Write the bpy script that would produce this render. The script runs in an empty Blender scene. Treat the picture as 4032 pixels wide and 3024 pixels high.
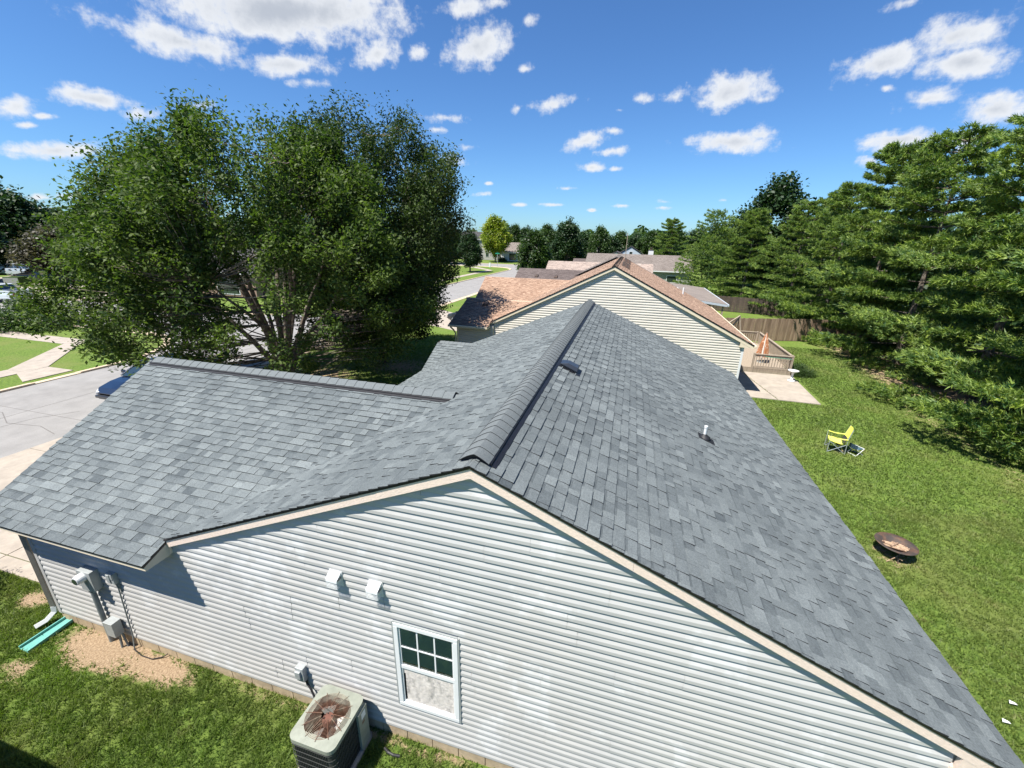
import bpy, math, random
import numpy as np
from mathutils import Matrix, Vector
random.seed(7); rng = np.random.default_rng(7)
S = bpy.context.scene
C = S.collection

# ---------------------------------------------------------------- camera, sky, sun, exposure
CAMH = 7.12
cam = bpy.data.cameras.new('camera'); co = bpy.data.objects.new('camera', cam); C.objects.link(co)
R0 = (0.96360142, 0.2665128, 0.02105294); R1 = (0.10721251, -0.31309374, -0.94365131); R2 = (-0.24490361, 0.91156088, -0.33027108)
co.matrix_world = Matrix(((R0[0], -R1[0], -R2[0], 0), (R0[1], -R1[1], -R2[1], 0), (R0[2], -R1[2], -R2[2], CAMH), (0, 0, 0, 1)))
cam.sensor_fit = 'HORIZONTAL'; cam.sensor_width = 36; cam.lens = 1649.94 / 4032 * 36
cam.clip_start = 0.05; cam.clip_end = 5000
S.camera = co
S.view_settings.view_transform = 'Standard'; S.view_settings.look = 'None'
S.view_settings.exposure = 1.0; S.view_settings.gamma = 1; S.view_settings.use_curve_mapping = False
SUN = Vector((.37, .425, -1.05)).normalized()            # the way the light travels
sl = bpy.data.lights.new('sun', 'SUN'); sl.energy = 5.0; sl.angle = math.radians(.53); sl.color = (1, .955, .88)
so = bpy.data.objects.new('sun', sl); C.objects.link(so); so.rotation_euler = SUN.to_track_quat('-Z', 'Y').to_euler()
so.location = (-20, -25, 60)
W = bpy.data.worlds.new('World'); S.world = W; W.use_nodes = True
SKY_STRENGTH = 0.068
CLOUDS_HERE = 1

def world():
    nt = W.node_tree; nt.nodes.clear()
    N = lambda t: nt.nodes.new(t)
    def link(a, b): nt.links.new(a, b)
    def math_(op, a, b=None, clamp=False):
        n = N('ShaderNodeMath'); n.operation = op; n.use_clamp = clamp
        for i, v in enumerate((a, b)):
            if v is None: continue
            if isinstance(v, (int, float)): n.inputs[i].default_value = v
            else: link(v, n.inputs[i])
        return n.outputs[0]
    def vm(op, a, b):
        n = N('ShaderNodeVectorMath'); n.operation = op
        for i, v in enumerate((a, b)):
            if v is None: continue
            if isinstance(v, (tuple, list)): n.inputs[i].default_value = v
            else: link(v, n.inputs[i])
        return n
    sky = N('ShaderNodeTexSky'); sky.sky_type = 'NISHITA'; sky.sun_disc = False
    sky.sun_elevation = math.asin(-SUN.z); sky.sun_rotation = math.atan2(-SUN.x, -SUN.y)
    sky.air_density = 1.0; sky.dust_density = 0.35; sky.ozone_density = 2.2; sky.altitude = 250
    tc = N('ShaderNodeTexCoord'); D = vm('NORMALIZE', tc.outputs['Generated'], None).outputs[0]
    sep = N('ShaderNodeSeparateXYZ'); link(D, sep.inputs[0])
    # cloud layer seen in perspective: direction over height
    h = math_('ADD', math_('MAXIMUM', sep.outputs[2], 0.0), .10)
    cmb = N('ShaderNodeCombineXYZ')
    link(math_('DIVIDE', sep.outputs[0], h), cmb.inputs[0]); link(math_('DIVIDE', sep.outputs[1], h), cmb.inputs[1])
    link(math_('MULTIPLY', sep.outputs[2], 9.0), cmb.inputs[2])
    n1 = N('ShaderNodeTexNoise'); n1.inputs['Scale'].default_value = 2.6; n1.inputs['Detail'].default_value = 9
    n1.inputs['Roughness'].default_value = .58; n1.inputs['Distortion'].default_value = .25; link(cmb.outputs[0], n1.inputs['Vector'])
    n2 = N('ShaderNodeTexNoise'); n2.inputs['Scale'].default_value = 22; n2.inputs['Detail'].default_value = 7
    n2.inputs['Roughness'].default_value = .62; link(D, n2.inputs['Vector'])
    best = None
    for c in CL:
        d = vm('SUBTRACT', D, c[0:3]).outputs[0]
        cx = N('ShaderNodeCombineXYZ')
        link(vm('DOT_PRODUCT', d, c[3:6]).outputs['Value'], cx.inputs[0])
        link(vm('DOT_PRODUCT', d, c[6:9]).outputs['Value'], cx.inputs[1])
        ln = vm('LENGTH', cx.outputs[0], None).outputs['Value']; wt = c[9]
        m = math_('SUBTRACT', wt, math_('MULTIPLY', ln, wt * .9 + .12))
        best = m if best is None else math_('MAXIMUM', best, m)
    best = math_('MAXIMUM', best, -1.2)
    n3 = N('ShaderNodeTexNoise'); n3.inputs['Scale'].default_value = 60; n3.inputs['Detail'].default_value = 6; n3.inputs['Roughness'].default_value = .65; link(D, n3.inputs['Vector'])
    nz = math_('ADD', math_('ADD', math_('MULTIPLY', math_('SUBTRACT', n1.outputs['Fac'], .5), 1.0), math_('MULTIPLY', math_('SUBTRACT', n2.outputs['Fac'], .5), 1.9)), math_('MULTIPLY', math_('SUBTRACT', n3.outputs['Fac'], .5), .75))
    dens = math_('ADD', best, nz)
    up = math_('GREATER_THAN', sep.outputs[2], 0.0)
    a = N('ShaderNodeMapRange'); a.interpolation_type = 'SMOOTHSTEP'; link(dens, a.inputs[0])
    a.inputs[1].default_value = -.10; a.inputs[2].default_value = .62
    alpha = math_('MULTIPLY', math_('MULTIPLY', a.outputs[0], .96), up)
    thick = N('ShaderNodeMapRange'); thick.interpolation_type = 'SMOOTHSTEP'; link(math_('ADD', best, math_('MULTIPLY', nz, .55)), thick.inputs[0])
    thick.inputs[1].default_value = .35; thick.inputs[2].default_value = 1.25
    cc = N('ShaderNodeMix'); cc.data_type = 'RGBA'; link(thick.outputs[0], cc.inputs[0])
    cc.inputs[6].default_value = (1, 1, 1, 1); cc.inputs[7].default_value = (.60, .63, .68, 1)
    k = N('ShaderNodeMix'); k.data_type = 'RGBA'; k.blend_type = 'MULTIPLY'; k.inputs[0].default_value = 1
    link(cc.outputs[2], k.inputs[6]); k.inputs[7].default_value = (6.6, 6.8, 7.1, 1)
    tint = N('ShaderNodeMix'); tint.data_type = 'RGBA'; tint.blend_type = 'MULTIPLY'; tint.inputs[0].default_value = 1
    link(sky.outputs[0], tint.inputs[6]); tint.inputs[7].default_value = (.52, .82, 1.16, 1)
    mx = N('ShaderNodeMix'); mx.data_type = 'RGBA'; link(alpha, mx.inputs[0]); link(tint.outputs[2], mx.inputs[6]); link(k.outputs[2], mx.inputs[7])
    bg = N('ShaderNodeBackground'); bg.inputs['Strength'].default_value = SKY_STRENGTH; link(mx.outputs[2], bg.inputs[0])
    out = N('ShaderNodeOutputWorld'); link(bg.outputs[0], out.inputs[0])
    W.cycles.sampling_method = 'MANUAL'; W.cycles.sample_map_resolution = 1024
CL=[(-0.5949,0.7261,0.3448,3.6094,3.028,-1.0178,-2.2388,7.2693,-21.2214,1.25),
(-0.719,0.6361,0.2801,5.398,7.214,-3.6418,-8.4413,6.2679,-38.4509,0.85),
(-0.6289,0.7277,0.2739,7.8266,7.3306,-2.5785,-5.827,12.3839,-48.7065,0.85),
(-0.5956,0.7615,0.2559,18.4269,15.0707,-3.0697,-5.1772,26.8859,-94.1823,0.6),
(-0.4866,0.8166,0.3104,17.0751,8.9668,2.3142,2.2821,15.1544,-37.3018,0.6),
(-0.4214,0.849,0.3188,41.0263,20.9651,-2.4744,-4.4793,21.4422,-63.9874,0.5),
(-0.3201,0.8865,0.3342,12.7351,2.2374,5.5502,5.3089,11.2305,-25.2841,0.85),
(-0.3302,0.8628,0.3828,23.8996,9.0559,-0.4719,-4.4772,20.2317,-50.2254,0.6),
(-0.2813,0.8761,0.3916,29.301,9.0565,0.1445,-8.8076,39.3806,-95.1226,0.5),
(-0.863,0.4789,0.1606,18.766,36.4223,-10.1077,-3.0164,18.1092,-73.5478,0.6),
(-0.8167,0.5464,0.1856,8.8564,14.8186,-6.3218,-9.5243,5.0338,-59.9065,0.85),
(-0.7887,0.5895,0.1745,16.4006,24.25,-9.5829,-11.0687,8.7705,-82.6461,0.6),
(-0.737,0.6463,0.1978,19.25,23.2066,-5.6654,-4.3087,24.6159,-99.4995,0.6),
(-0.8572,0.5035,0.1087,8.928,15.4909,-4.2415,-1.1572,11.1782,-67.0447,0.85),
(-0.8526,0.4995,0.1536,28.3342,52.0471,-14.1887,-7.5399,43.9514,-189.254,0.5),
(-0.8643,0.4835,0.1387,40.6821,78.1486,-21.4438,-7.7269,46.3645,-213.948,0.5),
(-0.3875,0.8945,0.2229,16.6481,7.3446,-1.6857,-7.3186,18.508,-88.6839,0.6),
(-0.4068,0.8909,0.2018,32.8848,15.0426,-1.3943,-5.3995,31.7943,-152.96,0.5),
(-0.3775,0.9138,0.1498,20.888,8.6537,-1.8669,-4.2642,8.9974,-67.703,0.6),
(-0.3552,0.9185,0.174,30.6292,11.6681,-0.5228,-3.504,23.1101,-130.926,0.5),
(-0.1838,0.9504,0.251,21.3233,1.835,7.6968,11.531,18.8831,-63.6477,0.6),
(-0.2529,0.9367,0.2422,72.1692,6.2596,50.2092,42.9713,36.5962,-97.5201,0.5),
(-0.2354,0.9231,0.3042,59.3063,5.7971,27.5291,26.7318,44.2128,-114.075,0.5),
(-0.2278,0.9006,0.3701,44.0172,2.3064,20.8411,18.6375,42.0494,-91.2772,0.5),
(-0.0168,0.9665,0.2561,43.6484,-0.839,5.0995,-5.1882,26.6209,-101.393,0.5),
(-0.0539,0.9696,0.2388,75.8625,2.0453,7.8044,-8.3258,44.4214,-182.981,0.5),
(0.0446,0.9664,0.253,33.579,-7.3838,21.413,20.4927,12.4768,-51.9869,0.5),
(0.1393,0.9567,0.2555,14.2325,-4.0505,6.4846,6.5775,7.5624,-32.361,0.85),
(0.114,0.9544,0.276,36.1877,-10.3284,19.9968,14.5749,12.6734,-50.478,0.5),
(0.0962,0.9653,0.2427,41.9787,-6.1036,6.6637,-4.7579,24.6839,-96.7886,0.5),
(0.1523,0.9723,0.1773,10.7888,-2.3933,2.4511,0.9796,8.4778,-47.3591,0.85),
(0.1993,0.9621,0.1859,29.2708,-7.9056,8.2831,3.0993,10.7572,-59.7082,0.6),
(-0.1206,0.9747,0.1884,20.109,0.7878,7.5139,11.9626,12.2802,-56.7085,0.6),
(-0.0641,0.9767,0.205,46.1405,1.8333,4.5031,-5.4673,31.8182,-154.024,0.5),
(-0.061,0.9834,0.1708,28.3661,0.0821,8.2254,15.7526,20.9169,-115.465,0.5),
(-0.1026,0.9847,0.1411,34.8997,2.9798,2.8597,-1.788,14.5923,-104.43,0.5),
(-0.0533,0.9891,0.1375,59.3756,2.1299,5.9242,-3.1451,26.4753,-192.899,0.5),
(0.3384,0.9028,0.2655,14.6348,-8.4006,9.029,11.9109,6.2989,-37.0245,0.85),
(0.4078,0.8681,0.283,15.2528,-10.6395,9.8562,10.9396,5.8396,-34.1381,0.85),
(0.4305,0.867,0.2508,15.996,-10.1128,6.5012,2.0048,12.8493,-47.8402,0.85),
(0.4064,0.8889,0.2115,22.0049,-12.7124,10.0052,8.504,10.6461,-61.395,0.6),
(0.479,0.8572,0.1888,20.6542,-13.8527,9.3179,4.4429,6.391,-40.9819,0.85),
(0.395,0.9044,0.1613,14.5329,-7.5925,5.4322,4.4136,7.7459,-54.2939,0.85),
(0.4657,0.8714,0.154,25.5771,-15.3393,7.9035,-2.0189,12.0776,-62.6814,0.6),
(0.3412,0.879,0.333,28.9294,-16.8685,14.0972,12.5754,35.6177,-106.604,0.6),
(0.355,0.905,0.2346,73.8687,-34.34,19.6666,-10.0206,50.2705,-178.949,0.5),
(0.3682,0.9203,0.1323,43.2968,-19.1892,11.1931,-2.0973,15.4496,-102.387,0.5),
(-0.3259,0.9414,0.0866,41.0414,13.9451,-0.0734,-0.5038,16.1879,-181.131,0.5),
(-0.1795,0.9814,0.0684,32.6268,5.5905,1.7491,0.5541,14.8472,-214.185,0.5),
(-0.2556,0.9644,0.068,63.5408,16.4626,1.6531,0.645,18.7376,-266.911,0.5),
(-0.0342,0.997,0.069,49.6558,1.0983,5.1779,0.5931,15.0484,-219.263,0.5),
(0.0482,0.9959,0.0771,52.2351,-3.3122,6.9361,0.063,12.3412,-161.363,0.5),
(0.0499,0.9967,0.0647,51.9733,-3.3002,6.9041,0.8757,14.3781,-223.795,0.5),
(-0.1514,0.9832,0.1016,52.8214,7.5308,3.3928,-1.3982,22.3972,-220.664,0.5),
(0.161,0.9839,0.0779,91.1899,-16.4106,15.713,-0.0368,18.609,-236.705,0.5),
(-0.0946,0.9938,0.0584,100.666,8.8461,8.4048,1.4824,15.7157,-268.509,0.5),
(-0.8787,0.4754,0.0429,30.6076,57.3388,-15.6381,0.0609,16.5465,-194.482,0.5),
(-0.8612,0.5062,0.0461,32.3868,55.8667,-14.9504,0.0046,16.1322,-187.831,0.5),
(-0.3157,0.9426,0.1085,119.365,39.6817,0.2802,-2.446,30.7416,-276.599,0.5)]
world()

# ---------------------------------------------------------------- materials
def mat(name, color, rough=.8, var=0.0, vscale=4.0, bump=0.0, bscale=60.0, metal=0.0, spec=.5, color2=None, c2scale=3.0, c2lo=.45, c2hi=.62,
        tone=None, detail=6, coat=0.0, trans=0.0, stretch=None, stains=None):
    """Principled with a noise-driven variation; tone=(dark, light): the face attribute 'tone' (0..1) mixes between two colours."""
    m = bpy.data.materials.new(name); m.use_nodes = True; nt = m.node_tree; b = nt.nodes['Principled BSDF']
    N = nt.nodes.new; L = nt.links.new
    b.inputs['Roughness'].default_value = rough; b.inputs['Metallic'].default_value = metal
    b.inputs['Specular IOR Level'].default_value = spec; b.inputs['Coat Weight'].default_value = coat
    tc = N('ShaderNodeTexCoord'); vec = tc.outputs['Object']
    geo = N('ShaderNodeNewGeometry'); vec = geo.outputs['Position']
    if stretch:
        mp = N('ShaderNodeMapping'); mp.inputs['Scale'].default_value = stretch; L(vec, mp.inputs[0]); vec = mp.outputs[0]
    def noise(sc, det=detail, rg=.6):
        n = N('ShaderNodeTexNoise'); n.inputs['Scale'].default_value = sc; n.inputs['Detail'].default_value = det
        n.inputs['Roughness'].default_value = rg; L(vec, n.inputs['Vector']); return n.outputs['Fac']
    def mix(f, a, c, mode='MIX'):
        x = N('ShaderNodeMix'); x.data_type = 'RGBA'; x.blend_type = mode
        for s, v in ((x.inputs[0], f), (x.inputs[6], a), (x.inputs[7], c)):
            if isinstance(v, (tuple, float, int)): s.default_value = (*v, 1) if isinstance(v, tuple) else v
            else: L(v, s)
        return x.outputs[2]
    def mrange(v, lo, hi, a=0.0, c=1.0):
        r = N('ShaderNodeMapRange'); L(v, r.inputs[0]); r.inputs[1].default_value = lo; r.inputs[2].default_value = hi
        r.inputs[3].default_value = a; r.inputs[4].default_value = c; return r.outputs[0]
    col = tuple(color)
    if tone:
        at = N('ShaderNodeAttribute'); at.attribute_name = 'tone'
        col = mix(at.outputs['Fac'], tuple(tone[0]), tuple(tone[1]))
    if color2:
        col = mix(mrange(noise(c2scale), c2lo, c2hi), col, tuple(color2))
    if stains:
        for sc, lo, hi, sc_col, st in stains:
            col = mix(mrange(noise(sc, 5, .65), lo, hi, 0, st), col, tuple(sc_col))
    if var:
        g = mrange(noise(vscale), .25, .75, 1 - var, 1 + var)
        cmb = N('ShaderNodeCombineColor'); [L(g, cmb.inputs[i]) for i in range(3)]
        col = mix(1.0, col, cmb.outputs[0], 'MULTIPLY')
    if isinstance(col, tuple): b.inputs['Base Color'].default_value = (*col, 1)
    else: L(col, b.inputs['Base Color'])
    if bump:
        bp = N('ShaderNodeBump'); bp.inputs['Strength'].default_value = min(1, bump); bp.inputs['Distance'].default_value = .01 * max(1, bump)
        L(noise(bscale, 4, .7), bp.inputs['Height']); L(bp.outputs[0], b.inputs['Normal'])
    if trans:
        tr = N('ShaderNodeBsdfTranslucent'); tr.inputs[0].default_value = (*[min(1, x * 2.2) for x in color], 1)
        if not isinstance(col, tuple):
            tcol = mix(1.0, col, (1.9, 2.3, .9), 'MULTIPLY'); L(tcol, tr.inputs[0])
        ms = N('ShaderNodeMixShader'); ms.inputs[0].default_value = trans
        L(b.outputs[0], ms.inputs[1]); L(tr.outputs[0], ms.inputs[2]); L(ms.outputs[0], nt.nodes['Material Output'].inputs['Surface'])
    return m

def shingle_mat(name, dark, light):
    m = mat(name, dark, .92, .35, 55.0, .6, 240.0, tone=(dark, light), spec=.25, detail=8, stains=[(.55, .45, .75, [x * .82 for x in dark], .45), (1.7, .5, .75, [x * 1.12 for x in light], .3)])
    return m
M = {}
M['slate'] = shingle_mat('slate_shingle', (.066, .078, .084), (.190, .212, .212))
M['edge'] = mat('asphalt_edge', (.012, .012, .014), .9)
M['cap'] = mat('cap_shingle', (.135, .15, .153), .92, .25, 60, .6, 240, spec=.25)
M['vent_black'] = mat('black_vent_plastic', (.008, .008, .01), .5)
M['drip'] = mat('drip_edge', (.018, .014, .013), .45, spec=.5)
M['tan'] = shingle_mat('tan_shingle', (.21, .125, .085), (.47, .325, .235))
M['tancap'] = mat('tan_cap', (.42, .28, .20), .92, .2, 60, .5, 200)
M['vinyl'] = mat('white_vinyl', (.405, .402, .392), .5, .05, 2.0, .15, 90, spec=.3, stains=[(.5, .42, .66, (.405, .39, .37), .7), (1.5, .55, .60, (.485, .485, .48), .6), (3.5, .58, .68, (.35, .34, .32), .25)])
M['vinyl_cream'] = mat('cream_vinyl', (.56, .525, .455), .55, .05, 2.0, .1, 90, spec=.3, stains=[(.9, .5, .72, (.50, .46, .39), .5)])
M['fascia'] = mat('peach_fascia', (.78, .63, .53), .7, .08, 30, .9, 120, stretch=(1, 1, 1))
M['fascia_cream'] = mat('cream_fascia', (.66, .57, .42), .7, .06, 12)
M['soffit'] = mat('soffit_panel', (.50, .45, .39), .7, .04, 8)
M['concrete'] = mat('concrete', (.33, .285, .235), .93, .22, 2.2, .4, 60, stains=[(1.1, .5, .68, (.33, .28, .22), .6), (14, .55, .7, (.40, .36, .30), .5)])
M['road'] = mat('road_concrete', (.25, .24, .228), .93, .14, 1.5, .4, 30, stains=[(.35, .5, .7, (.20, .19, .178), .6), (38, .45, .6, (.185, .178, .17), .55)])
M['curb'] = mat('curb_concrete', (.50, .40, .28), .93, .16, 3, .4, 40)
M['joint'] = mat('road_tar', (.14, .13, .12), .9)
M['block'] = mat('foundation_block', (.40, .31, .20), .95, .25, 7, .5, 60, stains=[(3, .5, .7, (.27, .19, .12), .7)])
M['white'] = mat('white_paint', (.66, .67, .67), .45, .03, 5)
M['grey_metal'] = mat('galvanised_grey', (.34, .36, .36), .5, .12, 14, .2, 40, metal=.25)
M['grey_pvc'] = mat('grey_pvc', (.20, .22, .22), .6, .12, 8)
M['brown_ds'] = mat('downspout_paint', (.26, .235, .205), .5, .15, 9, metal=.1)
M['rubber'] = mat('black_rubber', (.012, .012, .014), .6)
M['dark_metal'] = mat('dark_brown_metal', (.045, .035, .030), .7, .3, 9, .4, 40, color2=(.10, .055, .035), c2scale=7)
M['rust'] = mat('rusty_wire', (.15, .07, .04), .75, .4, 30, color2=(.27, .23, .17), c2scale=5)
M['rusthub'] = mat('rusted_motor', (.13, .055, .038), .85, .3, 30)
M['ac_paint'] = mat('weathered_green_paint', (.235, .25, .205), .6, .14, 9, .2, 60, stains=[(5, .5, .7, (.17, .18, .15), .5)])
M['ac_coil'] = mat('condenser_coil', (.035, .037, .034), .7, .35, 20, .4, 80)
M['blade'] = mat('fan_blade', (.30, .29, .27), .5, .2, 20, metal=.3)
M['glass_dark'] = mat('window_glass', (.025, .04, .035), .06, spec=.7)
M['blind'] = mat('blind_slat', (.33, .38, .36), .6)
M['foil'] = mat('silvery_curtain', (.60, .55, .51), .5, .25, 9, .7, 10, spec=.4, color2=(.26, .245, .235), c2scale=7, c2lo=.52, c2hi=.72, stretch=(1.6, 1, .8))  # second, darker colour paints the shade of the curtain folds
M['teal'] = mat('teal_plastic', (.11, .33, .29), .55, .12, 10, stains=[(6, .5, .7, (.17, .36, .31), .6)])
M['wood_grey'] = mat('weathered_wood', (.30, .245, .185), .9, .3, 5, .5, 30, stretch=(3, 3, .6))
M['fence'] = mat('cedar_fence', (.24, .155, .10), .9, .3, 3, .5, 30, tone=((.17, .11, .072), (.33, .235, .165)), stretch=(3, 3, .5))
M['wood_log'] = mat('split_log', (.36, .25, .165), .9, .3, 20, .6, 40, color2=(.13, .07, .045), c2scale=14, c2lo=.5)
M['bark'] = mat('bark', (.10, .078, .06), .95, .35, 9, 1, 22, color2=(.22, .19, .155), c2scale=7)
M['canvas'] = mat('rust_canvas', (.34, .14, .06), .9, .3, 8, .4, 40, color2=(.58, .40, .28), c2scale=9, c2lo=.55)
M['white_stripe'] = mat('white_canvas', (.72, .68, .62), .8, .1, 8)
M['yellow'] = mat('yellow_canvas', (.72, .72, .12), .75, .06, 9)
M['black_mesh'] = mat('black_mesh', (.03, .03, .032), .8)
M['blue_mesh'] = mat('blue_canvas', (.05, .10, .14), .7)
M['alu'] = mat('tube_aluminium', (.55, .60, .62), .35, metal=.6)
M['teal_metal'] = mat('street_sign_green', (.02, .28, .17), .5)
M['tyre'] = mat('tyre_rubber', (.018, .018, .02), .85)
M['rim'] = mat('wheel_rim', (.45, .46, .48), .3, metal=.8)
M['carglass'] = mat('car_glass', (.02, .035, .045), .05, spec=.9)
M['lamp'] = mat('lamp_glass', (.60, .62, .64), .1, spec=.8)
M['red_lamp'] = mat('red_lamp', (.35, .02, .02), .2)
M['chrome'] = mat('chrome', (.6, .6, .6), .15, metal=1)
def paint(name, c): M[name] = mat(name, c, .3, coat=.6, metal=.15)
paint('blue_paint', (.006, .014, .035)); paint('white_paint_car', (.62, .66, .68)); paint('silver_paint', (.42, .46, .50)); paint('black_paint', (.02, .02, .024)); paint('navy_paint', (.02, .045, .07))
M['leafA'] = mat('pear_leaf', (.035, .07, .018), .6, .25, 1.2, tone=((.024, .050, .013), (.108, .150, .028)), spec=.22, trans=.28)
M['leafB'] = mat('dark_pear_leaf', (.02, .04, .012), .6, .25, 1.2, tone=((.022, .040, .012), (.062, .094, .022)), spec=.2, trans=.2)
M['needle'] = mat('pine_needle', (.05, .10, .03), .55, .25, .8, tone=((.040, .095, .030), (.25, .32, .05)), spec=.35, trans=.18)
M['leaf_mid'] = mat('mid_green_leaf', (.04, .08, .02), .5, .3, .35, tone=((.022, .046, .014), (.062, .105, .022)), spec=.3, trans=.2)
M['leaf_dark'] = mat('dark_leaf', (.02, .045, .014), .5, .3, .35, tone=((.014, .034, .012), (.034, .068, .020)), spec=.3, trans=.15)
M['leaf_yellow'] = mat('yellow_green_leaf', (.18, .22, .03), .5, .2, .5, tone=((.095, .15, .018), (.29, .30, .028)), spec=.3, trans=.3)
M['leaf_purple'] = mat('bronze_leaf', (.07, .06, .04), .5, .3, .5, tone=((.038, .040, .026), (.095, .080, .055)), spec=.3, trans=.2)
M['leaf_orange'] = mat('orange_leaf', (.30, .12, .03), .5, .2, .5, tone=((.20, .09, .02), (.42, .18, .04)), spec=.3, trans=.3)
M['blade_grass'] = mat('grass_blade', (.07, .13, .02), .6, .25, .6, tone=((.052, .094, .016), (.168, .218, .048)), spec=.3, trans=.3, stains=[(.45, .48, .72, (.17, .185, .06), .7), (2.3, .55, .75, (.20, .17, .075), .6), (.16, .5, .7, (.055, .105, .018), .5)])

def lawn():
    m = bpy.data.materials.new('lawn'); m.use_nodes = True; nt = m.node_tree; b = nt.nodes['Principled BSDF']; N = nt.nodes.new; L = nt.links.new
    b.inputs['Roughness'].default_value = .9; b.inputs['Specular IOR Level'].default_value = .15
    g = N('ShaderNodeNewGeometry'); P = g.outputs['Position']
    def noise(sc, det=6, rg=.6):
        n = N('ShaderNodeTexNoise'); n.inputs['Scale'].default_value = sc; n.inputs['Detail'].default_value = det; n.inputs['Roughness'].default_value = rg; L(P, n.inputs['Vector']); return n.outputs['Fac']
    def mixc(f, a, c):
        x = N('ShaderNodeMix'); x.data_type = 'RGBA'
        for s, v in ((x.inputs[0], f), (x.inputs[6], a), (x.inputs[7], c)):
            if isinstance(v, (tuple, float)): s.default_value = (*v, 1) if isinstance(v, tuple) else v
            else: L(v, s)
        return x.outputs[2]
    def mr(v, lo, hi, a=0., c=1.):
        r = N('ShaderNodeMapRange'); r.interpolation_type = 'SMOOTHSTEP'; L(v, r.inputs[0]); r.inputs[1].default_value = lo; r.inputs[2].default_value = hi; r.inputs[3].default_value = a; r.inputs[4].default_value = c; return r.outputs[0]
    def mt(op, a, c):
        x = N('ShaderNodeMath'); x.operation = op
        for i, v in enumerate((a, c)):
            if isinstance(v, (int, float)): x.inputs[i].default_value = v
            else: L(v, x.inputs[i])
        return x.outputs[0]
    grass = mixc(mr(noise(9, 8, .75), .32, .68), (.060, .110, .018), (.165, .235, .045))
    grass = mixc(mr(noise(.45, 5), .42, .70, 0, .75), grass, (.155, .180, .050))
    grass = mixc(mr(noise(2.2, 5, .7), .55, .78, 0, .55), grass, (.040, .085, .014))
    soil = mixc(mr(noise(30, 6, .75), .35, .7), (.26, .18, .11), (.48, .36, .24))
    mask = None
    for x, y, rx, ry, k in SOIL:
        mp = N('ShaderNodeMapping'); mp.vector_type = 'TEXTURE'; mp.inputs['Location'].default_value = (x, y, 0); mp.inputs['Scale'].default_value = (rx, ry, 1000); L(P, mp.inputs[0])
        ln = N('ShaderNodeVectorMath'); ln.operation = 'LENGTH'; L(mp.outputs[0], ln.inputs[0])
        v = mt('MULTIPLY', mt('SUBTRACT', 1.0, ln.outputs['Value']), k); mask = v if mask is None else mt('MAXIMUM', mask, v)
    mask = mr(mt('ADD', mask, mt('MULTIPLY', mt('SUBTRACT', noise(4.5, 9, .78), .5), 2.4)), .0, .42)
    L(mixc(mask, grass, soil), b.inputs['Base Color'])
    bp = N('ShaderNodeBump'); bp.inputs['Strength'].default_value = 1; bp.inputs['Distance'].default_value = .05
    L(noise(13, 8, .8), bp.inputs['Height']); L(bp.outputs[0], b.inputs['Normal'])
    return m
SOIL = [(-8.35, 3.45, 1.15, .50, 1.4), (-7.2, 3.42, 1.0, .30, 1.2), (-10.9, 3.8, .45, .28, .9), (-9.35, 2.75, .35, .22, .5), (-3.0, 3.56, 3.4, .09, .3), (6.68, 10.62, .22, .16, .9), (6.95, 10.35, .5, .35, .35),
        (13.2, 21, .5, 9, .12), (15.8, 26, 2.2, 15, .9), (-15.5, 17.5, 2.6, 2.2, .55), (-12, 20.5, 2.5, 1.8, .45), (8.1, 16.4, .35, .25, .35)]
M['lawn'] = lawn()

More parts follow.
